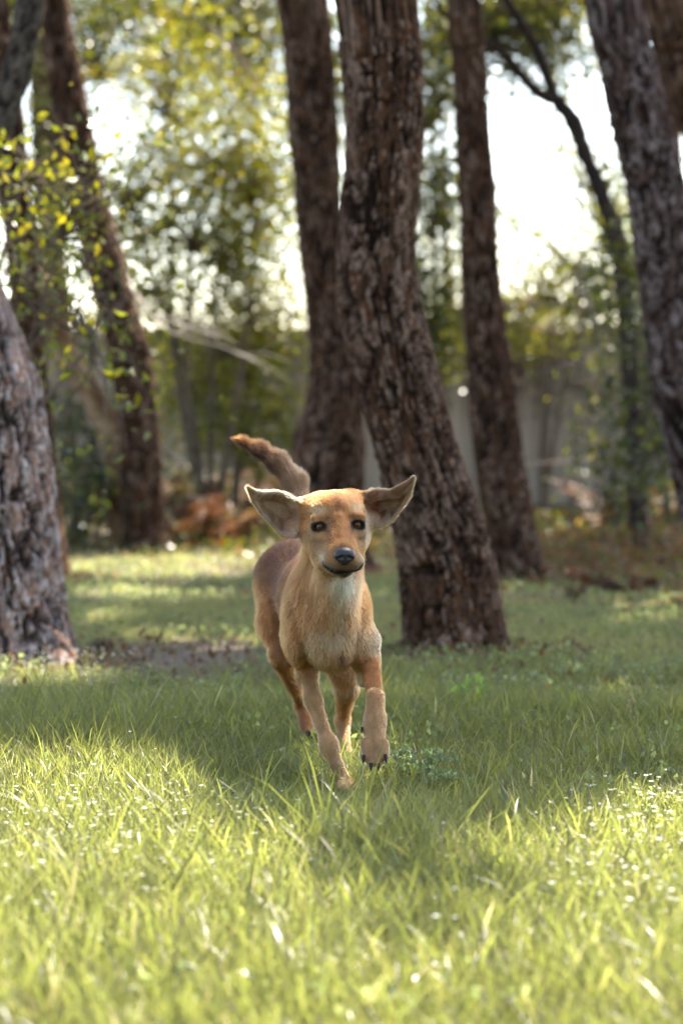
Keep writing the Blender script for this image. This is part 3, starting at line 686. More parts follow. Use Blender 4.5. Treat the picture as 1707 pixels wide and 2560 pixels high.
# small leaved ground cover and white flowers, partly painted glints
def cover_leaves(n, g):
    Y = np.sqrt(3.0 ** 2 + (15.0 ** 2 - 9) * g.random(n)); X = (g.random(n) * 2 - 1) * (.1415 * Y + .5)
    c_ = fbm(X * 2.2 + 60, Y * 2.2, 15); k = (c_ > .5) & (soil_mask(X, Y) < .85); X, Y = X[k], Y[k]; n = len(X)
    P = np.stack([X, Y, gz(X, Y) + .015 + .05 * g.random(n) * np.clip(1.6 - Y / 12, .4, 1)], 1)
    return leaf_mesh(P, .019, g, droop=-.1, ratio=.7, pal=np.array([[.13, .14, .05], [.16, .17, .065], [.20, .20, .095], [.11, .125, .05]]), fold=.2)
V, Fc, cc = cover_leaves(60000, g)
tag(mesh_obj('ground_cover', V, [Fc], M_GRASS, None, cc, smooth=False), 'small grey-green ground cover leaves between the grass', 'ground cover', kind='stuff')

def flower_glint_field(g):
    n = 60000; Y = np.sqrt(3.0 ** 2 + (16.0 ** 2 - 9) * g.random(n)); X = (g.random(n) * 2 - 1) * (.1415 * Y + .4)
    px, py = gpx(X, Y); c_ = fbm(X * 2.6 + 20, Y * 2.6 + 4, 33)
    p = .06 * (c_ > .62) + .7 * np.exp(-(((px - 90) / 230) ** 2 + ((py - 1690) / 60) ** 2)) + .32 * np.exp(-(((px - 300) / 330) ** 2 + ((py - 2150) / 200) ** 2)) \
        + .35 * np.exp(-(((px - 1620) / 200) ** 2 + ((py - 2220) / 200) ** 2)) + .25 * np.exp(-(((px - 250) / 160) ** 2 + ((py - 1405) / 40) ** 2)) + .2 * np.exp(-(((px - 560) / 140) ** 2 + ((py - 1370) / 35) ** 2)) \
        + .12 * np.exp(-(((px - 1330) / 90) ** 2 + ((py - 1570) / 25) ** 2))
    p = p * np.where((py > 1790) & (py < 2060), .22, 1.0) * np.where(py > 2080, 2.6, 1.0)  # densest in the sun patches, where white petals stand in for glints
    k = g.random(n) < p; X, Y = X[k], Y[k]; n = len(X)
    hgt = np.where(Y < 7, .05 + .07 * g.random(n), .03 + .05 * g.random(n))
    C = np.stack([X, Y, gz(X, Y) + hgt], 1); parts = []
    m = 5; az = g.random((n, 1)) * 6.28 + np.arange(m)[None] * 6.28 / m
    tilt = g.normal(size=(n, 1, 3)) * .25
    d = np.stack([np.cos(az), np.sin(az), np.full_like(az, .25)], 2) + tilt; s = np.stack([-np.sin(az), np.cos(az), 0 * az], 2)
    sz = (.0028 + .0040 * g.random((n, 1, 1)) ** 2)
    V = np.stack([C[:, None] + 0 * d, C[:, None] + d * sz * .6 + s * sz * .4, C[:, None] + d * sz, C[:, None] + d * sz * .6 - s * sz * .4], 2).reshape(-1, 3)
    i = np.arange(len(V) // 4) * 4; q = np.stack([i, i + 1, i + 2, i + 3], 1)
    return V, q, np.tile([[.62, .63, .52]], (len(V), 1))
V, q, cc = flower_glint_field(g)
tag(mesh_obj('flowers', V, [q], M_FLOWER_GLINT, None, cc, smooth=False), 'tiny white wild flowers, partly stand-ins for leaf glints, scattered through the grass', 'flowers', kind='stuff')

# ------------------------------------------------------------------ single small plants, straws and a cone
def stalk(name, label, cat, p0, p1, r, colr, group=None, bend=.02):
    A, B = at(*p0), at(*p1); A[2] = float(gz(A[0], A[1])) - .005
    e_ = empty(name, A) if name == 'seeding_grass' else None
    mid = (A + B) / 2 + np.array([bend, 0, .01])
    V, Q = tube([A, mid, B], [r, r * .8, r * .45], 6, 9)
    if e_ is None:
        tag(mesh_obj(name, V, [Q], M_STRAW, None, np.tile([colr], (len(V), 1))), label, cat, group); return
    tag(e_, label, cat, group); mesh_obj('stem', V, [Q], M_STRAW, e_, np.tile([colr], (len(V), 1)))
    gg = np.random.default_rng(5); t = gg.random((40, 1)); Pp = A + (B - A) * (.62 + .4 * t) + gg.normal(size=(40, 3)) * .006
    V, Fc, cc = leaf_mesh(Pp, .014, gg, droop=-.8, ratio=.35, pal=np.array([[.30, .27, .15], [.22, .22, .10]])); tag(mesh_obj('seed_head', V, [Fc], M_DRY, e_, cc, smooth=False), kind='stuff')
stalk('dry_straw', 'pale dry straw standing in the shaded grass right of the paws', 'straw', (1290, 2110, 4.75), (1303, 2012, 4.72), .0026, (.50, .40, .28))
stalk('dry_straw', 'whitish dry straw standing in the grass in front of the planted paw', 'straw', (832, 2120, 4.72), (838, 2040, 4.70), .0030, (.62, .55, .42))
stalk('dry_straw', 'thin pale straw leaning across the gap between the two front paws', 'straw', (862, 1985, 5.05), (902, 1870, 4.98), .0016, (.55, .45, .30))
stalk('dry_straw', 'short tan straw leaning in the grass below the raised paw', 'straw', (1012, 2150, 4.6), (1002, 2112, 4.6), .0022, (.45, .34, .22))
stalk('seeding_grass', 'tall grass stem with a pale seed head in the shade at the right', 'grass stem', (1572, 1850, 5.9), (1576, 1735, 5.9), .0014, (.22, .22, .09))

def small_plant(name, label, cat, x, y, h, n, leaf, seed, pal, spread, lobes=3):
    gg = np.random.default_rng(seed); z = float(gz(x, y)); e_ = empty(name, (x, y, z)); tag(e_, label, cat); base = np.array([x, y, z])
    for q in range(n):
        az = gg.random() * 6.28; rr = spread * (.3 + .7 * gg.random())
        tip = base + np.array([math.cos(az) * rr, math.sin(az) * rr, h * (.6 + .5 * gg.random())])
        V, Q = tube([base, (base + tip) / 2 + np.array([0, 0, h * .25]), tip], [.0012, .001, .0006], 5, 7); parts = [(V, Q)]; cols = [np.tile(pal[0], (len(V), 1))]
        for k in range(lobes):
            pv = tip + gg.normal(size=(2, 3)) * np.array([.9, .9, .2]) * leaf
            V2, F2_, c2 = leaf_mesh(pv, leaf, gg, droop=-.2, ratio=.6, pal=pal, fold=.2); parts.append((V2, F2_)); cols.append(c2)
        V, Fs = join(parts); 
        mesh_obj('leaf', V, Fs, M_GRASS, e_, np.concatenate([cols[0]] + cols[1:]), smooth=False)
CUT = np.array([[.13, .16, .075], [.10, .135, .06], [.16, .185, .09]])
small_plant('clover', 'grey-green cut-leaved plant beside the raised paw', 'plant', at(1020, 1915, 5.55)[0], 5.35, .07, 18, .014, 1, CUT, .10, 7)
small_plant('clover', 'smaller grey-green cut-leaved plant in front of the one by the raised paw', 'plant', at(1085, 1945, 5.2)[0], 5.15, .06, 12, .013, 2, CUT, .07, 7)
small_plant('clover', 'pale cut-leaved plant in the shaded grass at the left edge', 'plant', at(70, 1880, 6.0)[0], 5.95, .08, 16, .015, 3, CUT * 1.2, .12, 7)
small_plant('seedling', 'upright light green seedling in the shade right of the dog', 'plant', at(1157, 1790, 6.6)[0], 6.6, .10, 6, .028, 4, np.array([[.16, .22, .05], [.13, .18, .04]]), .03, 2)
def cone():
    gg = np.random.default_rng(3); c0 = at(251, 1628, 8.75); c0[2] = float(gz(c0[0], 8.75)) + .028
    e_ = empty('pine_cone', c0); tag(e_, 'dark pine cone lying on the bare soil right of the pale trunk', 'pine cone')
    V, Q = lath = tube([c0 + np.array([-.035, 0, 0]), c0 + np.array([-.01, 0, .004]), c0 + np.array([.02, 0, .003]), c0 + np.array([.045, 0, 0])], [.008, .024, .02, .004], 10, 13)
    mesh_obj('core', V, [Q], M_BARKFAR, e_, np.tile([[.03, .02, .014]], (len(V), 1)))
    k = 70; t = gg.random((k, 1)); a = gg.random(k) * 6.28; rad = (.012 + .016 * np.sin(t[:, 0] * 3.0))
    Pp = c0 + np.stack([-.03 + .07 * t[:, 0], np.cos(a) * rad, np.sin(a) * rad], 1)
    V, Fc, cc = leaf_mesh(Pp, .016, gg, droop=0, ratio=.9, pal=np.array([[.06, .04, .028], [.09, .06, .04]])); tag(mesh_obj('scale', V, [Fc], M_DRY, e_, cc, smooth=False), kind='stuff')
cone()
# bare pale canes arching between the far dark pine and the centre
for i, (pts, wd, lab) in enumerate([([(318, 700), (360, 762), (430, 800), (500, 828), (552, 842)], 6, 'upper of two bare pale dead branches arching out from the far dark pine'),
                               ([(345, 735), (400, 812), (470, 845), (560, 868), (640, 905)], 5, 'lower of two bare pale dead branches arching out from the far dark pine')]):
    P_ = [at(x, y, 16.3 - .3 * k) for k, (x, y) in enumerate(pts)]
    e_ = empty('dead_branch', P_[0]); tag(e_, lab, 'branch')
    V, Q = tube(P_, np.linspace(1, .4, len(P_)) * wd / 2 * 19 / F, 6, 25); mesh_obj('stem', V, [Q], M_STRAW, e_, np.tile([[.27, .22, .17]], (len(V), 1)))
    gg = np.random.default_rng(40 + i)
    for q in range(6):
        st = catmull(np.array(P_), np.array([.2 + .7 * gg.random()]))[0]; dn = np.array([.28, -.1, -.10]) + gg.normal(size=3) * .10
        V, Q = tube([st, st + dn * .5 + np.array([0, 0, .03]), st + dn], [.003, .0025, .0015], 5, 7); mesh_obj('twig', V, [Q], M_STRAW, e_, np.tile([[.27, .22, .17]], (len(V), 1)))

# dead vines hanging down the wall
gV = np.random.default_rng(88)
for i in range(16):
    px0 = [1175, 1200, 1232, 1262, 1290, 1318, 1345, 1372, 1400, 1430, 1130, 640, 560, 420, 980, 1010][i]; A = at(px0, 830, 24.08); ln_ = .35 + .75 * gV.random()
    A[2] = 1.92; B = A + np.array([gV.normal() * .05, -.03, -ln_])
    e_ = empty('dead_vine', A); tag(e_, 'dark dry vine trailing down from the top of the wall', 'vine', 'vines trailing down the wall')
    V, Q = tube([A + np.array([0, .12, .012]), A + np.array([0, -.02, .0]), (A + B) / 2, B], [.012, .012, .010, .005], 5, 13); mesh_obj('stem', V, [Q], M_BARKFAR, e_, np.tile([[.06, .045, .035]], (len(V), 1)))
    t = gV.random((46, 1)); V, Fc, cc = leaf_mesh(A + (B - A) * t + gV.normal(size=(46, 3)) * np.array([.05, .025, .05]) - np.array([0, .04, 0]), .06, gV, droop=1.0, pal=np.array([[.06, .042, .03], [.09, .06, .035], [.05, .05, .025]]))
    tag(mesh_obj('leaves', V, [Fc], M_DRY, e_, cc, smooth=False), kind='stuff')

# ------------------------------------------------------------------ the dog
def surface_nets(D, xs, ys, zs):
    nx, ny, nz = D.shape
    ins = D < 0
    c8 = [(i, j, k) for i in (0, 1) for j in (0, 1) for k in (0, 1)]
    sl_ = lambda A, o: A[o[0]:nx - 1 + o[0], o[1]:ny - 1 + o[1], o[2]:nz - 1 + o[2]]
    cnt = np.zeros((nx - 1, ny - 1, nz - 1), np.int8)
    for o in c8: cnt += sl_(ins, o)
    act = (cnt > 0) & (cnt < 8)
    I, J, K = np.nonzero(act)
    vid = np.full(act.shape, -1, np.int64); vid[I, J, K] = np.arange(len(I))
    vals = {o: D[I + o[0], J + o[1], K + o[2]] for o in c8}
    acc = np.zeros((len(I), 3)); num = np.zeros(len(I))
    for a in c8:
        for ax in range(3):
            if a[ax] == 0:
                b = list(a); b[ax] = 1; b = tuple(b)
                va, vb = vals[a], vals[b]; cr = (va < 0) != (vb < 0)
                t = np.where(cr, va / np.where(cr, va - vb, 1), 0)
                for q in range(3):
                    acc[:, q] += np.where(cr, a[q] + (t if q == ax else 0), 0)
                num += cr
    acc /= num[:, None]
    V = np.stack([np.interp(I + acc[:, 0], np.arange(nx), xs), np.interp(J + acc[:, 1], np.arange(ny), ys), np.interp(K + acc[:, 2], np.arange(nz), zs)], 1)
    quads = []
    for ax in range(3):
        A = ins; o1 = [slice(None)] * 3; o2 = [slice(None)] * 3
        o1[ax] = slice(0, -1); o2[ax] = slice(1, None)
        f = A[tuple(o1)] != A[tuple(o2)]; ip = A[tuple(o1)]
        u, v = [q for q in range(3) if q != ax]
        i, j, k = np.nonzero(f); idx_ = [i, j, k]
        ok = (idx_[u] > 0) & (idx_[v] > 0) & (idx_[u] < D.shape[u] - 1) & (idx_[v] < D.shape[v] - 1)
        i, j, k = i[ok], j[ok], k[ok]; p = [i, j, k]; inn = ip[i, j, k]
        def g_(du, dv):
            q = list(p); q[u] = q[u] - du; q[v] = q[v] - dv; return vid[q[0], q[1], q[2]]
        a, b, c_, d = g_(1, 1), g_(0, 1), g_(0, 0), g_(1, 0)
        qd = np.stack([a, b, c_, d], 1)
        flip = inn if ax != 1 else ~inn
        qd = np.where(flip[:, None], qd, qd[:, ::-1]); quads.append(qd)
    return V, np.concatenate(quads)

PR = []     # primitives: dict(kind, bounds, fn, k, flow, len, col)
def smin(a, b, k):
    h = np.maximum(k - np.abs(a - b), 0) / k
    return np.minimum(a, b) - h * h * k * .25
def px3(p): return at(*p)
def capd(P, A, B, ra, rb):
    ba = B - A; t = np.clip(((P - A) @ ba) / (ba @ ba), 0, 1)
    return np.linalg.norm(P - A - t[..., None] * ba, axis=-1) - (ra + (rb - ra) * t)
def rotm(yaw=0, pitch=0, roll=0):
    cy, sy = math.cos(yaw), math.sin(yaw); cp, sp = math.cos(pitch), math.sin(pitch); cr, sr = math.cos(roll), math.sin(roll)
    return np.array([[cy, -sy, 0], [sy, cy, 0], [0, 0, 1]]) @ np.array([[1, 0, 0], [0, cp, -sp], [0, sp, cp]]) @ np.array([[cr, 0, sr], [0, 1, 0], [-sr, 0, cr]])
TAN = np.array([.49, .245, .10]); LTAN = np.array([.56, .345, .18]); CREAM = np.array([.66, .52, .35]); WHITE = np.array([.80, .72, .58])
BROWN = np.array([.24, .125, .06]); DARK = np.array([.075, .045, .03]); GREY = np.array([.30, .24, .19]); ORANGE = np.array([.46, .20, .06]); PINK = np.array([.50, .25, .19])
def cap(a, b, ra, rb, k=.03, flow=None, ln=.016, col=TAN, m=False):
    A, B = px3(a), px3(b)
    if not m: ra, rb = ra * a[2] / F, rb * b[2] / F
    f = (B - A) / np.linalg.norm(B - A) if flow is None else np.array(flow, float) / np.linalg.norm(flow)
    r = max(ra, rb)
    PR.append(dict(lo=np.minimum(A, B) - r, hi=np.maximum(A, B) + r, fn=lambda P: capd(P, A, B, ra, rb), k=k, flow=f, ln=ln, col=col))
def ell(p, rad, k=.03, rot=None, flow=(0, 1, 0), ln=.016, col=TAN):
    Cn = px3(p); rad = np.array(rad); M = np.eye(3) if rot is None else rot
    def fn(P):
        q = (P - Cn) @ M; k0 = np.linalg.norm(q / rad, axis=-1); k1 = np.linalg.norm(q / rad ** 2, axis=-1) + 1e-9
        return k0 * (k0 - 1) / k1
    r = rad.max(); f = np.array(flow, float)
    PR.append(dict(lo=Cn - r, hi=Cn + r, fn=fn, k=k, flow=f / np.linalg.norm(f), ln=ln, col=col))
def tri_d(P, a, b, c_):
    ba, pa, cb, pb, ac, pc = b - a, P - a, c_ - b, P - b, a - c_, P - c_
    n = np.cross(ba, ac)
    dot2 = lambda v: (v * v).sum(-1)
    s = np.sign(pa @ np.cross(ba, n)) + np.sign(pb @ np.cross(cb, n)) + np.sign(pc @ np.cross(ac, n))
    e = np.minimum(np.minimum(dot2(ba * np.clip((pa @ ba) / (ba @ ba), 0, 1)[..., None] - pa), dot2(cb * np.clip((pb @ cb) / (cb @ cb), 0, 1)[..., None] - pb)),
                   dot2(ac * np.clip((pc @ ac) / (ac @ ac), 0, 1)[..., None] - pc))
    pl = (pa @ n) ** 2 / (n @ n)
    return np.sqrt(np.where(s < 2, e, pl))
def sheet(pts, tris, th, k, flow, ln, col):
    Q = [px3(p) for p in pts]
    def fn(P):
        d = np.full(P.shape[:-1], 9.)
        for t in tris: d = np.minimum(d, tri_d(P, Q[t[0]], Q[t[1]], Q[t[2]]))
        return d - th
    Qa = np.array(Q); f = np.array(flow, float)
    PR.append(dict(lo=Qa.min(0) - th, hi=Qa.max(0) + th, fn=fn, k=k, flow=f / np.linalg.norm(f), ln=ln, col=col))

BK = (-.12, 1, -.15)
# trunk of the body
ell((740, 1452, 5.80), (.078, .15, .094), .05, flow=(-.1, .8, -.5), ln=.016, col=BROWN * 1.2)
cap((747, 1462, 5.76), (790, 1495, 5.45), 76, 84, .06, flow=BK, ln=.018, col=BROWN * 1.6)
ell((806, 1510, 5.38), (.079, .20, .130), .06, flow=(-.1, .7, -.6), ln=.018, col=TAN * .9)
ell((816, 1525, 5.25), (.070, .085, .108), .05, flow=(0, -.1, -1), ln=.017, col=TAN)
ell((836, 1618, 5.22), (.042, .055, .050), .04, flow=(0, .3, -1), ln=.022, col=LTAN)
cap((812, 1520, 5.25), (832, 1375, 5.15), 70, 69, .05, flow=(0, -.15, -1), ln=.024, col=TAN)
cap((838, 1560, 5.18), (846, 1440, 5.10), 46, 50, .05, flow=(0, -.1, -1), ln=.018, col=TAN * .6 + LTAN * .4)
# shoulders
ell((743, 1560, 5.27), (.032, .070, .092), .014, flow=(-.1, .2, -1), ln=.016, col=TAN)
ell((893, 1560, 5.25), (.031, .066, .092), .014, flow=(.1, .2, -1), ln=.016, col=TAN)
# planted foreleg
cap((747, 1598, 5.29), (770, 1685, 5.33), 38, 22, .022, ln=.009, col=TAN)
cap((770, 1685, 5.32), (784, 1750, 5.30), 22, 19, .02, ln=.006, col=LTAN)
cap((782, 1750, 5.30), (822, 1865, 5.24), 19, 17, .02, ln=.008, col=LTAN)
cap((822, 1865, 5.24), (856, 1945, 5.215), 18.5, 16, .02, ln=.0075, col=LTAN)
ell((822, 1862, 5.235), (.0165, .018, .022), .015, flow=(0, -.1, -1), ln=.007, col=LTAN)
ell((762, 1688, 5.345), (.020, .028, .026), .02, flow=(0, .2, -1), ln=.009, col=TAN)
ell((866, 1968, 5.185), (.024, .034, .017), .02, flow=(.1, -1, -.2), ln=.006, col=LTAN)
for q, (x, y) in enumerate([(849, 1973), (860, 1978), (873, 1979), (884, 1974)]):
    cap((x, y - 9, 5.17), (x + 1, y, 5.148), 8.5, 7.5, .008, ln=.005, col=LTAN)
# raised foreleg: upper arm back to the elbow, forearm reaching at the viewer, wrist bent, paw hanging
cap((915, 1605, 5.25), (910, 1700, 5.29), 37, 19, .022, flow=(0, .1, -1), ln=.009, col=CREAM)
cap((926, 1655, 5.25), (938, 1748, 5.06), 23, 17, .02, flow=(.05, -.5, -1), ln=.010, col=TAN)
cap((938, 1742, 5.06), (937, 1800, 5.045), 21, 24, .012, flow=(0, -.1, -1), ln=.008, col=LTAN)
cap((937, 1800, 5.045), (936, 1862, 5.02), 25, 28, .015, flow=(0, -.1, -1), ln=.0075, col=LTAN)
for x, y0, y1, r0, r1 in [(913, 1858, 1892, 13, 10.5), (928, 1866, 1909, 13, 10.5), (944, 1866, 1909, 13, 10.5), (959, 1858, 1892, 13, 10.5)]:
    cap((x, y0, 5.005), (x + (x - 936) * .12, y1, 4.995), r0, r1, .003, flow=(0, -.2, -1), ln=.006, col=LTAN)
cap((911, 1815, 5.04), (905, 1826, 5.03), 7, 5, .008, ln=.005, col=LTAN)
# hind leg seen between the forelegs
cap((800, 1500, 5.74), (858, 1665, 5.60), 70, 38, .04, ln=.014, col=TAN)
cap((860, 1670, 5.60), (866, 1722, 5.63), 30, 26, .03, flow=(0, .1, -1), ln=.013, col=CREAM * .5 + TAN * .5)
cap((866, 1722, 5.63), (856, 1800, 5.78), 25, 15, .02, ln=.009, col=TAN)
cap((846, 1800, 5.80), (856, 1806, 5.76), 12, 15, .012, flow=(0, 0, -1), ln=.006, col=TAN)
cap((856, 1806, 5.76), (862, 1885, 5.69), 15.5, 16, .015, ln=.007, col=LTAN)
ell((866, 1905, 5.655), (.021, .036, .018), .015, flow=(0, -1, -.2), ln=.006, col=LTAN)
# hind leg pushing off at the left
cap((700, 1440, 5.74), (694, 1560, 5.66), 50, 44, .05, flow=(-.1, .3, -1), ln=.015, col=TAN)
cap((694, 1560, 5.66), (706, 1635, 5.60), 43, 27, .035, ln=.013, col=TAN)
cap((704, 1640, 5.60), (738, 1722, 5.76), 29, 16, .02, ln=.010, col=TAN * .9)
cap((738, 1720, 5.77), (752, 1762, 5.90), 15, 14, .015, ln=.007, col=TAN)
cap((752, 1762, 5.90), (766, 1812, 5.87), 15, 17, .015, ln=.008, col=PINK * .25 + TAN * .75)
cap((766, 1812, 5.87), (772, 1832, 5.84), 14, 9, .012, ln=.005, col=TAN)
# tail
TL = [(752, 1345, 5.86, 25), (748, 1270, 5.93, 25), (738, 1206, 5.96, 24), (696, 1156, 5.98, 20), (650, 1124, 5.99, 15), (608, 1104, 6.0, 7), (580, 1096, 6.0, 2)]
for i in range(6):
    a, b = TL[i], TL[i + 1]
    cap(a[:3], b[:3], a[3], b[3], .02, ln=[.016, .020, .021, .021, .020, .016][i], col=[GREY * .6 + BROWN * .9, GREY * .6 + BROWN * .8, GREY * .4 + BROWN * .8, GREY * .2 + BROWN * .8, BROWN * 1.2 + ORANGE * .2, ORANGE * .7][i])
# head
HD = rotm(R(7), R(0), R(2))
ell((841, 1304, 5.10), (.065, .078, .058), .03, HD, flow=(0, 1, .25), ln=.007, col=TAN)
ell((838, 1342, 5.085), (.070, .07, .048), .03, HD, flow=(0, .8, -.5), ln=.009, col=LTAN * .4 + TAN * .6)
ell((843, 1271, 5.08), (.052, .058, .032), .03, HD, flow=(0, .6, .8), ln=.006, col=TAN)
cap((846, 1318, 5.045), (857, 1382, 4.955), 34, 27, .03, flow=(-.1, .8, .5), ln=.005, col=ORANGE * .45 + TAN * .55)
cap((836, 1362, 5.05), (854, 1398, 4.965), 54, 37, .025, flow=(-.1, 1, -.1), ln=.004, col=LTAN * .5 + TAN * .5)
ell((834, 1407, 4.968), (.023, .034, .0185), .014, HD, flow=(-.5, .8, -.3), ln=.0032, col=LTAN * .85)
ell((884, 1406, 4.960), (.022, .034, .0185), .014, HD, flow=(.5, .8, -.3), ln=.0032, col=LTAN * .85)
cap((857, 1420, 5.02), (861, 1419, 4.985), 24, 18, .010, flow=(0, .6, -.6), ln=.0032, col=GREY)
cap((835, 1390, 5.06), (846, 1402, 5.02), 48, 28, .025, flow=(0, .6, -.8), ln=.010, col=LTAN)
for sx, bx, by in ((-1, 803, 1296), (1, 890, 1291)):
    ell((bx, by, 5.034), (.022, .014, .009), .010, HD, flow=(sx * .4, .6, .6), ln=.005, col=TAN)
cap((846, 1300, 5.012), (850, 1345, 4.985), 12, 15, .02, (0, .8, .6), .005, ORANGE * .4 + TAN * .6)
for ex, ey in ((797, 1336), (896, 1330)):
    ell((ex, ey, 5.04), (.020, .016, .010), .014, HD, flow=(0, .7, -.5), ln=.005, col=LTAN)
# ears: thin cupped flaps, blown back
EYv = 5.13
for a, b in (((790, 1268, 5.105), (738, 1262, 5.125)), ((890, 1258, 5.105), (925, 1250, 5.125))):
    cap(a, b, .026, .013, .025, (np.sign(b[0] - a[0]), 0, .4), .007, TAN, True)
for a, b in (((785, 1305, 5.11), (728, 1310, 5.125)), ((895, 1298, 5.11), (938, 1298, 5.12))):
    cap(a, b, .024, .012, .025, (np.sign(b[0] - a[0]), 0, -.3), .008, TAN, True)
def flap(rows, th, flow, col, ln=.005, k=.008):
    """rows of points across the ear, from its root to its tip; a curved sheet with thickness"""
    pts = [p for r in rows for p in r]; tr = []; o = 0
    for a, b in zip(rows[:-1], rows[1:]):
        n, m = len(a), len(b)
        if m == 1:
            tr += [(o + i, o + i + 1, o + n) for i in range(n - 1)]
        else:
            for i in range(n - 1): tr += [(o + i, o + i + 1, o + n + i), (o + i + 1, o + n + i + 1, o + n + i)]
        o += n
    sheet(pts, tr, th, k, flow, ln, col)
flap([[(752, 1258, 5.095), (738, 1275, 5.145), (733, 1305, 5.155), (742, 1336, 5.085)],
      [(722, 1238, 5.10), (712, 1258, 5.158), (710, 1300, 5.165), (708, 1340, 5.115)],
      [(690, 1230, 5.10), (684, 1248, 5.150), (682, 1285, 5.155), (682, 1312, 5.125)],
      [(660, 1232, 5.085), (657, 1246, 5.125), (655, 1264, 5.130), (655, 1284, 5.115)],
      [(640, 1229, 5.065), (638, 1238, 5.085), (635, 1246, 5.09), (634, 1254, 5.088)],
      [(619, 1217, 5.05)]], .0036, (-1, 0, .1), LTAN)
flap([[(895, 1238, 5.095), (912, 1256, 5.145), (918, 1282, 5.155), (922, 1300, 5.10)],
      [(928, 1226, 5.10), (940, 1250, 5.160), (946, 1280, 5.165), (950, 1317, 5.115)],
      [(958, 1225, 5.10), (968, 1248, 5.150), (974, 1272, 5.155), (978, 1302, 5.125)],
      [(986, 1232, 5.09), (994, 1244, 5.125), (1000, 1258, 5.130), (1003, 1268, 5.115)],
      [(1012, 1220, 5.07), (1016, 1228, 5.085), (1020, 1236, 5.09), (1023, 1240, 5.088)],
      [(1034, 1193, 5.05)]], .0036, (1, 0, .1), LTAN)
# folded-over upper part of the right ear
sheet([(902, 1236, 5.09), (936, 1227, 5.085), (972, 1230, 5.08), (1030, 1200, 5.055), (994, 1242, 5.085), (940, 1246, 5.08), (912, 1252, 5.085)],
      [(0, 1, 6), (1, 5, 6), (1, 2, 5), (2, 4, 5), (2, 3, 4)], .0035, .006, (1, 0, .4), .007, BROWN)
NPRIM = len(PR)

def axis(lo, hi, flo, fhi, fs, cs):
    return np.unique(np.round(np.concatenate([np.arange(lo, flo, cs), np.arange(flo, fhi, fs), np.arange(fhi, hi, cs)]), 6))
ax_x = axis(-.30, .26, -.22, .19, .0031, .005); ax_y = axis(4.86, 6.08, 4.86, 5.19, .0031, .0065); ax_z = axis(-.05, .84, .45, .70, .0031, .0052)
D = np.full((len(ax_x), len(ax_y), len(ax_z)), .2, np.float32)
def apply(p, sub=False):
    m = p['k'] + .02
    s = []
    for a_, ax in enumerate((ax_x, ax_y, ax_z)):
        s.append(slice(*np.searchsorted(ax, [p['lo'][a_] - m, p['hi'][a_] + m])))
    if any(q.stop - q.start < 1 for q in s): return
    X, Y, Zz = np.meshgrid(ax_x[s[0]], ax_y[s[1]], ax_z[s[2]], indexing='ij')
    d = p['fn'](np.stack([X, Y, Zz], -1)).astype(np.float32)
    blk = D[tuple(s)]
    D[tuple(s)] = -smin(-blk, d, p['k']) if sub else smin(blk, d, p['k'])
for p in PR: apply(p)
def carve(fn_args, k=.004, e=False):
    n0 = len(PR)
    (ell if e else cap)(*fn_args); p = PR.pop(); p['k'] = k; apply(p, True)
EYES = []
for ex, ey in ((799, 1317), (893, 1312)):
    for Yt in np.arange(4.94, 5.12, .001):
        q = px3((ex, ey, Yt)); v = D[np.searchsorted(ax_x, q[0]), np.searchsorted(ax_y, q[1]), np.searchsorted(ax_z, q[2])]
        if v < 0: break
    EYES.append((ex, ey, Yt + .0125))
    ell((ex, ey, Yt + .0035), (.0185, .010, .0135), .004); p = PR.pop(); apply(p)              # lids stand a little proud of the ball
for q in EYES: carve(((q[0], q[1], q[2] - .012), (.0114, .016, .0070)), .002, True)
MOUTH = [(803, 1398, 5.0), (812, 1420, 4.965), (834, 1432, 4.94), (861, 1434, 4.935), (888, 1430, 4.935), (905, 1416, 4.955)]
for x in (921, 936, 951): carve(((x, 1880, 4.976), (x, 1925, 4.966), .0034, .0042, .004, None, 0, TAN, True), .003)
for i in range(5): carve((MOUTH[i], MOUTH[i + 1], .0028, .0028, .004, None, 0, TAN, True), .002)
carve(((861, 1404, 4.915), (861, 1430, 4.925), .0016, .0016, .004, None, 0, TAN, True), .002)
for pts in (((745, 1300, 5.075), (712, 1285, 5.11)), ((908, 1268, 5.08), (930, 1272, 5.11))):
    carve((pts[0], pts[1], .012, .008, .006, None, 0, TAN, True), .006)
BV, BQ = surface_nets(D, ax_x, ax_y, ax_z)

def prim_blend(P, soft=.010):
    """weights of the primitives at surface points -> flow, length, colour"""
    fl = np.zeros((len(P), 3)); ln = np.zeros(len(P)); cl = np.zeros((len(P), 3)); W = np.zeros(len(P))
    for p in PR:
        m = .05; k = np.all((P > p['lo'] - m) & (P < p['hi'] + m), 1)
        if not k.any(): continue
        d = p['fn'](P[k]); w_ = np.exp(-np.clip(d + .02, 0, 1) / soft)
        fl[k] += w_[:, None] * p['flow']; ln[k] += w_ * p['ln']; cl[k] += w_[:, None] * p['col']; W[k] += w_
    W = np.maximum(W, 1e-9)
    return fl / W[:, None], ln / W, cl / W[:, None]
def proj(P):
    """where a point of the dog lies in the photo; used to lay out its coat markings"""
    dy = P[:, 1]; zc = P[:, 2] - CAM_H
    depth = dy * math.cos(PITCH) - zc * math.sin(PITCH); up = dy * math.sin(PITCH) + zc * math.cos(PITCH)
    return 853.5 + F * P[:, 0] / depth, 1280 - F * up / depth
def spot(P, p, rad):
    q = (P - px3(p)) / np.array(rad); return np.exp(-(q * q).sum(1))
def seg_d(P, pts):
    d = np.full(len(P), 9.); Q = [px3(p) for p in pts]
    for a, b in zip(Q[:-1], Q[1:]): d = np.minimum(d, capd(P, a, b, 0, 0))
    return d
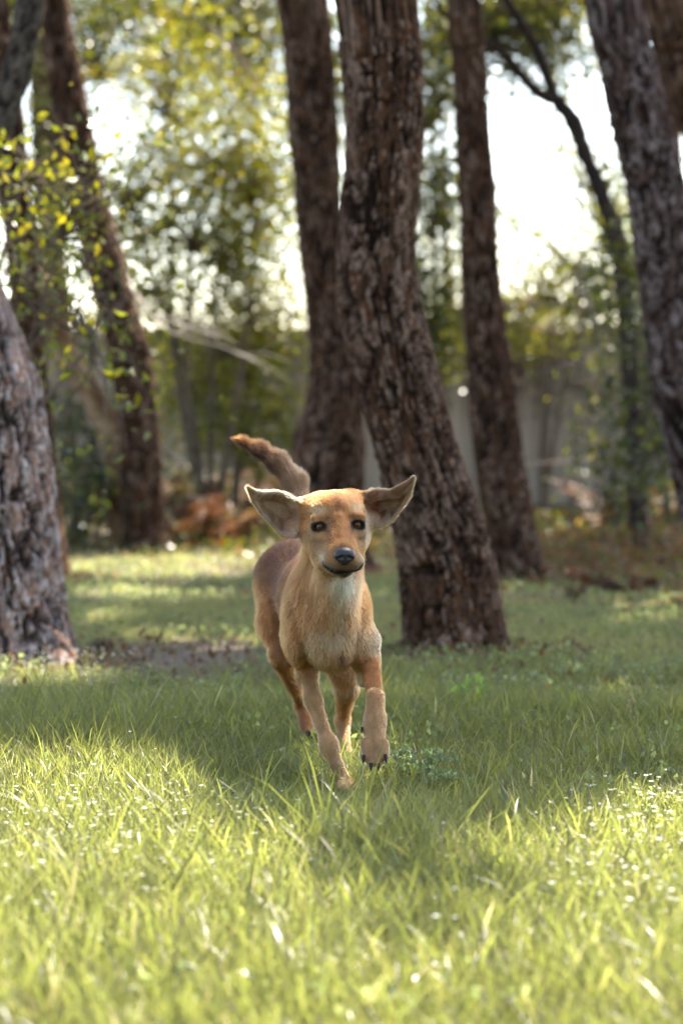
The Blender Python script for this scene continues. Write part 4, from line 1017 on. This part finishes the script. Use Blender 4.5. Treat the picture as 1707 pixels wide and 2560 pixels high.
LIPS = [(805, 1403, 1.2), (812, 1416, 3.4), (834, 1430, 5.0), (861, 1435, 7.5), (886, 1431, 5.0), (901, 1421, 3.0), (907, 1408, 1.5)]
def coat(P, N, base):
    c_ = base.copy()
    n1 = fbm(P[:, 0] * 40 + P[:, 1] * 30, P[:, 2] * 22 + P[:, 1] * 9, 71)
    def mix(w_, col):
        nonlocal c_
        w_ = np.clip(w_, 0, 1)[:, None]; c_ = c_ * (1 - w_) + np.array(col) * w_
    # dark saddle along the back and flank
    sad = sstep(.25, .75, N[:, 2] * .8 + (P[:, 1] - 5.36) * 2.2 + .15) * sstep(5.22, 5.34, P[:, 1]) * sstep(.38, .46, P[:, 2]) * (P[:, 1] < 5.9)
    mix(sad * .95, BROWN * (.8))
    mix(spot(P, (705, 1400, 5.35), (.06, .16, .08)) * .8, BROWN * .9)
    mix(spot(P, (684, 1520, 5.45), (.016, .13, .13)) * 1.3, (.10, .055, .03))
    for q in ((742, 1405, 5.15), (768, 1425, 5.12), (912, 1415, 5.14)): mix(spot(P, q, (.020, .06, .030)) * .55, BROWN * 1.2)  # shade below the jaw painted into the neck fur
    mix(spot(P, (715, 1440, 5.24), (.045, .07, .06)) * .6, BROWN * .9)
    # pale throat, chest and brisket
    mix(spot(P, (854, 1462, 5.10), (.023, .10, .046)) * (.75 + .7 * n1) * 1.25, WHITE * 1.1)
    mix(spot(P, (846, 1540, 5.14), (.018, .10, .040)) * .8, CREAM * 1.1)
    mix(spot(P, (832, 1600, 5.16), (.042, .10, .024)) * .65 * (.3 + 1.3 * n1), WHITE)
    mix(spot(P, (780, 1632, 5.22), (.03, .08, .03)) * .7, CREAM)
    mix(spot(P, (905, 1600, 5.2), (.04, .06, .03)) * .3, CREAM)
    mix(spot(P, (812, 1690, 5.24), (.045, .05, .03)) * .5, BROWN)
    mix(spot(P, (855, 1648, 5.17), (.010, .02, .012)) * .9, DARK)
    # face; furrow and cheek shading painted in as coat colour
    fz = (P[:, 1] < 5.16) & (P[:, 2] > .45)
    mix(spot(P, (848, 1352, 4.98), (.019, .08, .028)) * .8 * fz, ORANGE * .95)
    mix(spot(P, (843, 1268, 5.05), (.008, .06, .03)) * .85 * fz, ORANGE * .6)
    for bx, by in ((819, 1296), (877, 1290)): mix(spot(P, (bx, by, 5.03), (.007, .03, .005)) * .7 * fz, BROWN * .7)
    for bx, by in ((800, 1276), (893, 1268)): mix(spot(P, (bx, by, 5.05), (.020, .04, .010)) * .85 * fz, CREAM * 1.15)
    for bx, by in ((783, 1345), (902, 1338)): mix(spot(P, (bx, by, 5.05), (.014, .05, .016)) * .55 * fz, CREAM)
    for bx, by in ((790, 1352), (900, 1345)): mix(spot(P, (bx, by, 5.04), (.014, .05, .005)) * .8 * fz, BROWN)
    for bx, by in ((826, 1350), (876, 1345)): mix(spot(P, (bx, by, 5.0), (.005, .05, .024)) * .75 * fz, BROWN)
    mix(spot(P, (860, 1364, 4.92), (.011, .03, .008)) * .7 * fz, BROWN * .8)
    mix(spot(P, (803, 1395, 4.99), (.011, .03, .014)) * .8 * fz, WHITE)
    mix(spot(P, (906, 1395, 4.97), (.009, .03, .014)) * .8 * fz, WHITE)
    mix((spot(P, (838, 1419, 4.94), (.020, .03, .009)) + spot(P, (882, 1418, 4.94), (.020, .03, .009))) * .75 * fz, GREY * .7)
    lx, ly = proj(P); ld = np.full(len(P), 99.)
    for (x0, y0, w0), (x1, y1, w1) in zip(LIPS[:-1], LIPS[1:]):
        t = np.clip(((lx - x0) * (x1 - x0) + (ly - y0) * (y1 - y0)) / ((x1 - x0) ** 2 + (y1 - y0) ** 2), 0, 1)
        ld = np.minimum(ld, np.hypot(lx - x0 - t * (x1 - x0), ly - y0 - t * (y1 - y0)) / (w0 + (w1 - w0) * t))
    mix(np.exp(-ld ** 4) * .98 * fz * (P[:, 1] < 5.055) * (N[:, 1] < .2), (.012, .010, .010))
    mix(spot(P, (861, 1434, 4.94), (.026, .035, .0075)) * 1.1 * fz, (.014, .011, .010))
    for ex, ey, eY in EYES:
        q = np.linalg.norm((P - px3((ex, ey, eY - .01))) * np.array([.76, .5, 1.30]), axis=1)
        mix(sstep(.0165, .0136, q) * fz, (.010, .007, .006))
    mix(spot(P, (815, 1325, 5.02), (.006, .03, .004)) * .9 * fz, DARK * .5); mix(spot(P, (880, 1319, 5.02), (.005, .03, .004)) * .9 * fz, DARK * .5)
    # inner ears
    px, py = proj(P); fr = (N[:, 1] < -.15)
    earL = (px < 748) & (P[:, 2] > .55) & (P[:, 1] < 5.2); earR = (px > 912) & (P[:, 2] > .54) & (P[:, 1] < 5.2)
    mix((earL | earR) * fr * .75, np.array([.62, .50, .38]))
    mix(spot(P, (735, 1290, 5.12), (.022, .05, .016)) * .7 * earL * fr, PINK * .55)
    mix(spot(P, (715, 1318, 5.12), (.022, .05, .014)) * .6 * earL * fr, PINK)
    mix(spot(P, (935, 1264, 5.13), (.014, .05, .014)) * .95 * earR * fr, np.array([.40, .10, .06]))
    mix(spot(P, (948, 1285, 5.13), (.018, .05, .014)) * .65 * earR * fr, PINK)
    flap = earR & inpoly(px, py, [(905, 1238), (936, 1224), (972, 1226), (1036, 1190), (1030, 1206), (994, 1245), (940, 1248), (912, 1256)])
    mix(flap * .8, BROWN * 1.1)
    # tail underside
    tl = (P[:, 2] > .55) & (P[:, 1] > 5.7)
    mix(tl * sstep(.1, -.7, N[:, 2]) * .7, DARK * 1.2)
    # paws: shade of the toe gaps painted into the coat
    for x, y in ((921, 1893), (936, 1900), (951, 1893)): mix(np.exp(-(seg_d(P, [(x, y - 16, 4.985), (x, y + 14, 4.98)]) / .0028) ** 2) * .8, BROWN * .7)
    n2 = fbm(P[:, 0] * 130 + P[:, 1] * 40, P[:, 2] * 45 + P[:, 1] * 20, 75, 2)
    c_ *= (.55 + .45 * n1 + .45 * n2)[:, None]
    return c_

me_tmp_N = np.zeros_like(BV)
tv = BV[BQ]; fn_ = np.cross(tv[:, 2] - tv[:, 0], tv[:, 3] - tv[:, 1])
for i in range(4): np.add.at(me_tmp_N, BQ[:, i], fn_)
BN = me_tmp_N / (np.linalg.norm(me_tmp_N, axis=1)[:, None] + 1e-12)
if ((BV + BN * .01) - BV.mean(0) > 0).mean() < 0: pass
fl, ln, cl = prim_blend(BV)
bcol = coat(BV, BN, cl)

M_SKIN = mat_attr('short_coat', .7, (900, .3, .001), .25)
dog = empty('dog', (px3((866, 1978, 5.2))[0], 5.3, 0))
tag(dog, 'tan mongrel dog running towards the viewer with ears flying and tail up', 'dog')
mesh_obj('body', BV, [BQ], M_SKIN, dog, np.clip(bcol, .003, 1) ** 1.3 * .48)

# fur
def make_fur():
    g = np.random.default_rng(12)
    q = BV[BQ]; ar = np.linalg.norm(np.cross(q[:, 2] - q[:, 0], q[:, 3] - q[:, 1]), axis=1) * .5
    cen = q.mean(1); fnn = np.cross(q[:, 2] - q[:, 0], q[:, 3] - q[:, 1]); fnn /= np.linalg.norm(fnn, axis=1)[:, None] + 1e-12
    dens = np.where((cen[:, 2] > .45) & (cen[:, 1] < 5.16), 2.6, 1.0)           # finer on the face
    dens = dens * np.where(fnn[:, 1] > .5, .35, 1.0)
    n = 230000
    fi = g.choice(len(ar), n, p=ar * dens / (ar * dens).sum())
    u, v = g.random((2, n, 1)); Q4 = q[fi]
    P = (Q4[:, 0] * (1 - u) + Q4[:, 1] * u) * (1 - v) + (Q4[:, 3] * (1 - u) + Q4[:, 2] * u) * v
    n4 = BN[BQ[fi]]; N = (n4[:, 0] * (1 - u) + n4[:, 1] * u) * (1 - v) + (n4[:, 3] * (1 - u) + n4[:, 2] * u) * v
    N /= np.linalg.norm(N, axis=1)[:, None] + 1e-12
    f, L, cb = prim_blend(P)
    keep = np.ones(n, bool)
    for e_ in EYES: keep &= np.linalg.norm((P - px3((e_[0], e_[1], e_[2] - .01))) * np.array([.86, .55, 1.25]), axis=1) > .0125
    keep &= seg_d(P, MOUTH) > .0035
    keep &= np.linalg.norm((P - px3((861, 1388, 4.915))) / np.array([.0215, .03, .019]), axis=1) > 1
    P, N, f, L, cb = P[keep], N[keep], f[keep], L[keep], cb[keep]; n = len(P)
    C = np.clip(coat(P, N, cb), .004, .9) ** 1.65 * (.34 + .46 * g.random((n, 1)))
    px, py = proj(P)
    ear = (P[:, 1] < 5.2) & (P[:, 2] > .55) & ((px < 745) | (px > 915))
    edge_ear = ear & (np.abs(N[:, 1]) < .55)
    inner = ear & (N[:, 1] < -.3); L = np.where(inner, L * .6, L); L = np.where(inner & (np.abs(px - 830) < 112), .013, L); L = np.where(edge_ear, .007, L)
    tailh = (P[:, 2] > .55) & (P[:, 1] > 5.7)
    # side of the face and the throat have looser hair
    T = f - (f * N).sum(1)[:, None] * N; T /= np.linalg.norm(T, axis=1)[:, None] + 1e-6
    cl_ = np.stack([fbm(P[:, 0] * 60 + k * 9, P[:, 2] * 60 + P[:, 1] * 50, 200 + k) - .5 for k in range(3)], 1)
    T = T + cl_ * np.where(tailh, .25, .7)[:, None] + g.normal(size=(n, 3)) * .13
    lift = .34 + .25 * g.random((n, 1)); lift = np.where(ear[:, None], .6, lift)
    L = L * np.where((P[:, 2] < .46) & (P[:, 1] < 5.4), .68, .85) * (.45 + .8 * g.random(n) ** 1.3)
    t = np.array([0, .35, .7, 1.0])
    d0 = T * .75 + N * (lift + .25); d0 /= np.linalg.norm(d0, axis=1)[:, None]
    d1 = T * 1.0 + N * (lift - .12); d1 /= np.linalg.norm(d1, axis=1)[:, None]
    base = P - N * .0006
    pts = np.stack([base + (d0 * (tt * (1 - tt * .5)) + d1 * (tt * tt * .5)) * L[:, None] for tt in t], 1)
    cu = bpy.data.hair_curves.new('fur'); cu.add_curves([4] * n)
    loc = np.array(dog.location)
    cu.attributes['position'].data.foreach_set('vector', (pts - loc).reshape(-1).astype(np.float32))
    ra = cu.attributes.get('radius') or cu.attributes.new('radius', 'FLOAT', 'POINT')
    wr = np.where((P[:, 2] > .45) & (P[:, 1] < 5.16), .00022, .00030)
    ra.data.foreach_set('value', (wr[:, None] * np.array([1, .95, .7, .18])[None]).reshape(-1).astype(np.float32))
    ca = cu.attributes.new('col', 'FLOAT_COLOR', 'CURVE')
    c4 = np.ones((n, 4), np.float32); c4[:, :3] = np.clip(C, .005, .95); ca.data.foreach_set('color', c4.ravel())
    m, nt, p, out = newmat('fur')
    a = nt.nodes.new('ShaderNodeAttribute'); a.attribute_name = 'col'
    h = nt.nodes.new('ShaderNodeBsdfHairPrincipled'); h.parametrization = 'COLOR'
    nt.links.new(a.outputs['Color'], h.inputs['Color'])
    h.inputs['IOR'].default_value = 1.38; h.inputs['Roughness'].default_value = .45; h.inputs['Radial Roughness'].default_value = .6
    nt.links.new(h.outputs[0], out.inputs[0]); nt.nodes.remove(p)
    cu.materials.append(m)
    o = bpy.data.objects.new('fur', cu); COL.objects.link(o); o.parent = dog
    o['kind'] = 'stuff'
make_fur()

# eyes, nose, claws
def lathe_sphere(nu=24, nv=16):
    th = np.linspace(0, np.pi, nv); ph = np.linspace(0, 2 * np.pi, nu, endpoint=False)
    V = np.stack([np.sin(th)[:, None] * np.cos(ph), -np.cos(th)[:, None] + 0 * ph, np.sin(th)[:, None] * np.sin(ph)], -1).reshape(-1, 3)   # pole towards -Y
    i = np.arange(nu * nv).reshape(nv, nu); j = np.roll(i, -1, 1)
    return V, np.stack([i[:-1], i[1:], j[1:], j[:-1]], -1).reshape(-1, 4)
M_EYE = mat_attr('wet_eye', .03, None, .35)
for ex, ey, eY in EYES:
    V, Q = lathe_sphere(40, 36)
    gaze = Vector((.03, -1, .03)); rot = np.array(Vector((0, -1, 0)).rotation_difference(gaze).to_matrix())
    ang = np.arccos(np.clip(-V[:, 1], -1, 1))
    col = np.where((ang < .34)[:, None], np.array([[.004, .004, .004]]), np.where((ang < .80)[:, None], np.array([[.10, .034, .005]]) * (1.25 - .6 * np.abs(ang - .45)[:, None] / .3), np.array([[.006, .004, .003]])))
    ctr = px3((ex, ey, eY))
    mesh_obj('eye', V @ rot.T * .0122 + ctr, [Q], M_EYE, dog, col)
def nose():
    xs = np.arange(-.03, .0301, .0011); ys = np.arange(-.028, .022, .0011); zs = np.arange(-.024, .0241, .0011)
    X, Y, Zz = np.meshgrid(xs, ys, zs, indexing='ij'); P = np.stack([X, Y, Zz], -1)
    def e_(c_, r):
        q = P - np.array(c_); r = np.array(r); k0 = np.linalg.norm(q / r, axis=-1); return k0 * (k0 - 1) / (np.linalg.norm(q / r ** 2, axis=-1) + 1e-9)
    d = smin(e_((0, 0, .005), (.0205, .017, .0125)), e_((0, .001, -.008), (.0125, .014, .0125)), .010)
    for s in (-1, 1):
        d = smin(d, e_((s * .0125, -.002, -.001), (.0085, .012, .008)), .006)
        d = -smin(-d, capd(P, np.array([s * .0080, -.018, -.0030]), np.array([s * .0175, -.011, -.0070]), .0060, .0034), .002)
    d = -smin(-d, capd(P, np.array([0, -.019, .0]), np.array([0, -.016, -.014]), .0012, .0012), .0015)
    V, Q = surface_nets(d.astype(np.float32), xs, ys, zs)
    M = rotm(R(6), R(4), R(1))
    m = mat_attr('wet_nose', .42, (700, .5, .001), .35)
    mesh_obj('nose', V @ M.T + px3((861, 1389, 4.920)), [Q], m, dog, np.tile([[.016, .015, .016]], (len(V), 1)))
nose()
M_CLAW = mat_attr('claw', .6, None, .1)
for a, b, r in [((909, 1890, 4.985), (907, 1910, 4.975), 5.4), ((927, 1910, 4.98), (927, 1928, 4.968), 5.4), ((945, 1910, 4.98), (946, 1928, 4.968), 5.4), ((963, 1888, 4.985), (965, 1908, 4.975), 5.4),
                ((905, 1820, 5.03), (903, 1832, 5.018), 3.8), ((848, 1978, 5.14), (847, 1985, 5.12), 4), ((860, 1981, 5.14), (860, 1988, 5.12), 4), ((873, 1982, 5.14), (874, 1989, 5.12), 4),
                ((770, 1830, 5.835), (770, 1842, 5.82), 5), ((778, 1833, 5.83), (779, 1846, 5.815), 5)]:
    A, B = px3(a), px3(b); mid = (A + B) / 2 + np.array([0, -.002, 0])
    V, Q = tube([A, mid, B], np.array([r, r * .7, .6]) * a[2] / F, 8, 7); mesh_obj('claw', V, [Q], M_CLAW, dog, np.tile([[.018, .016, .015]], (len(V), 1)))
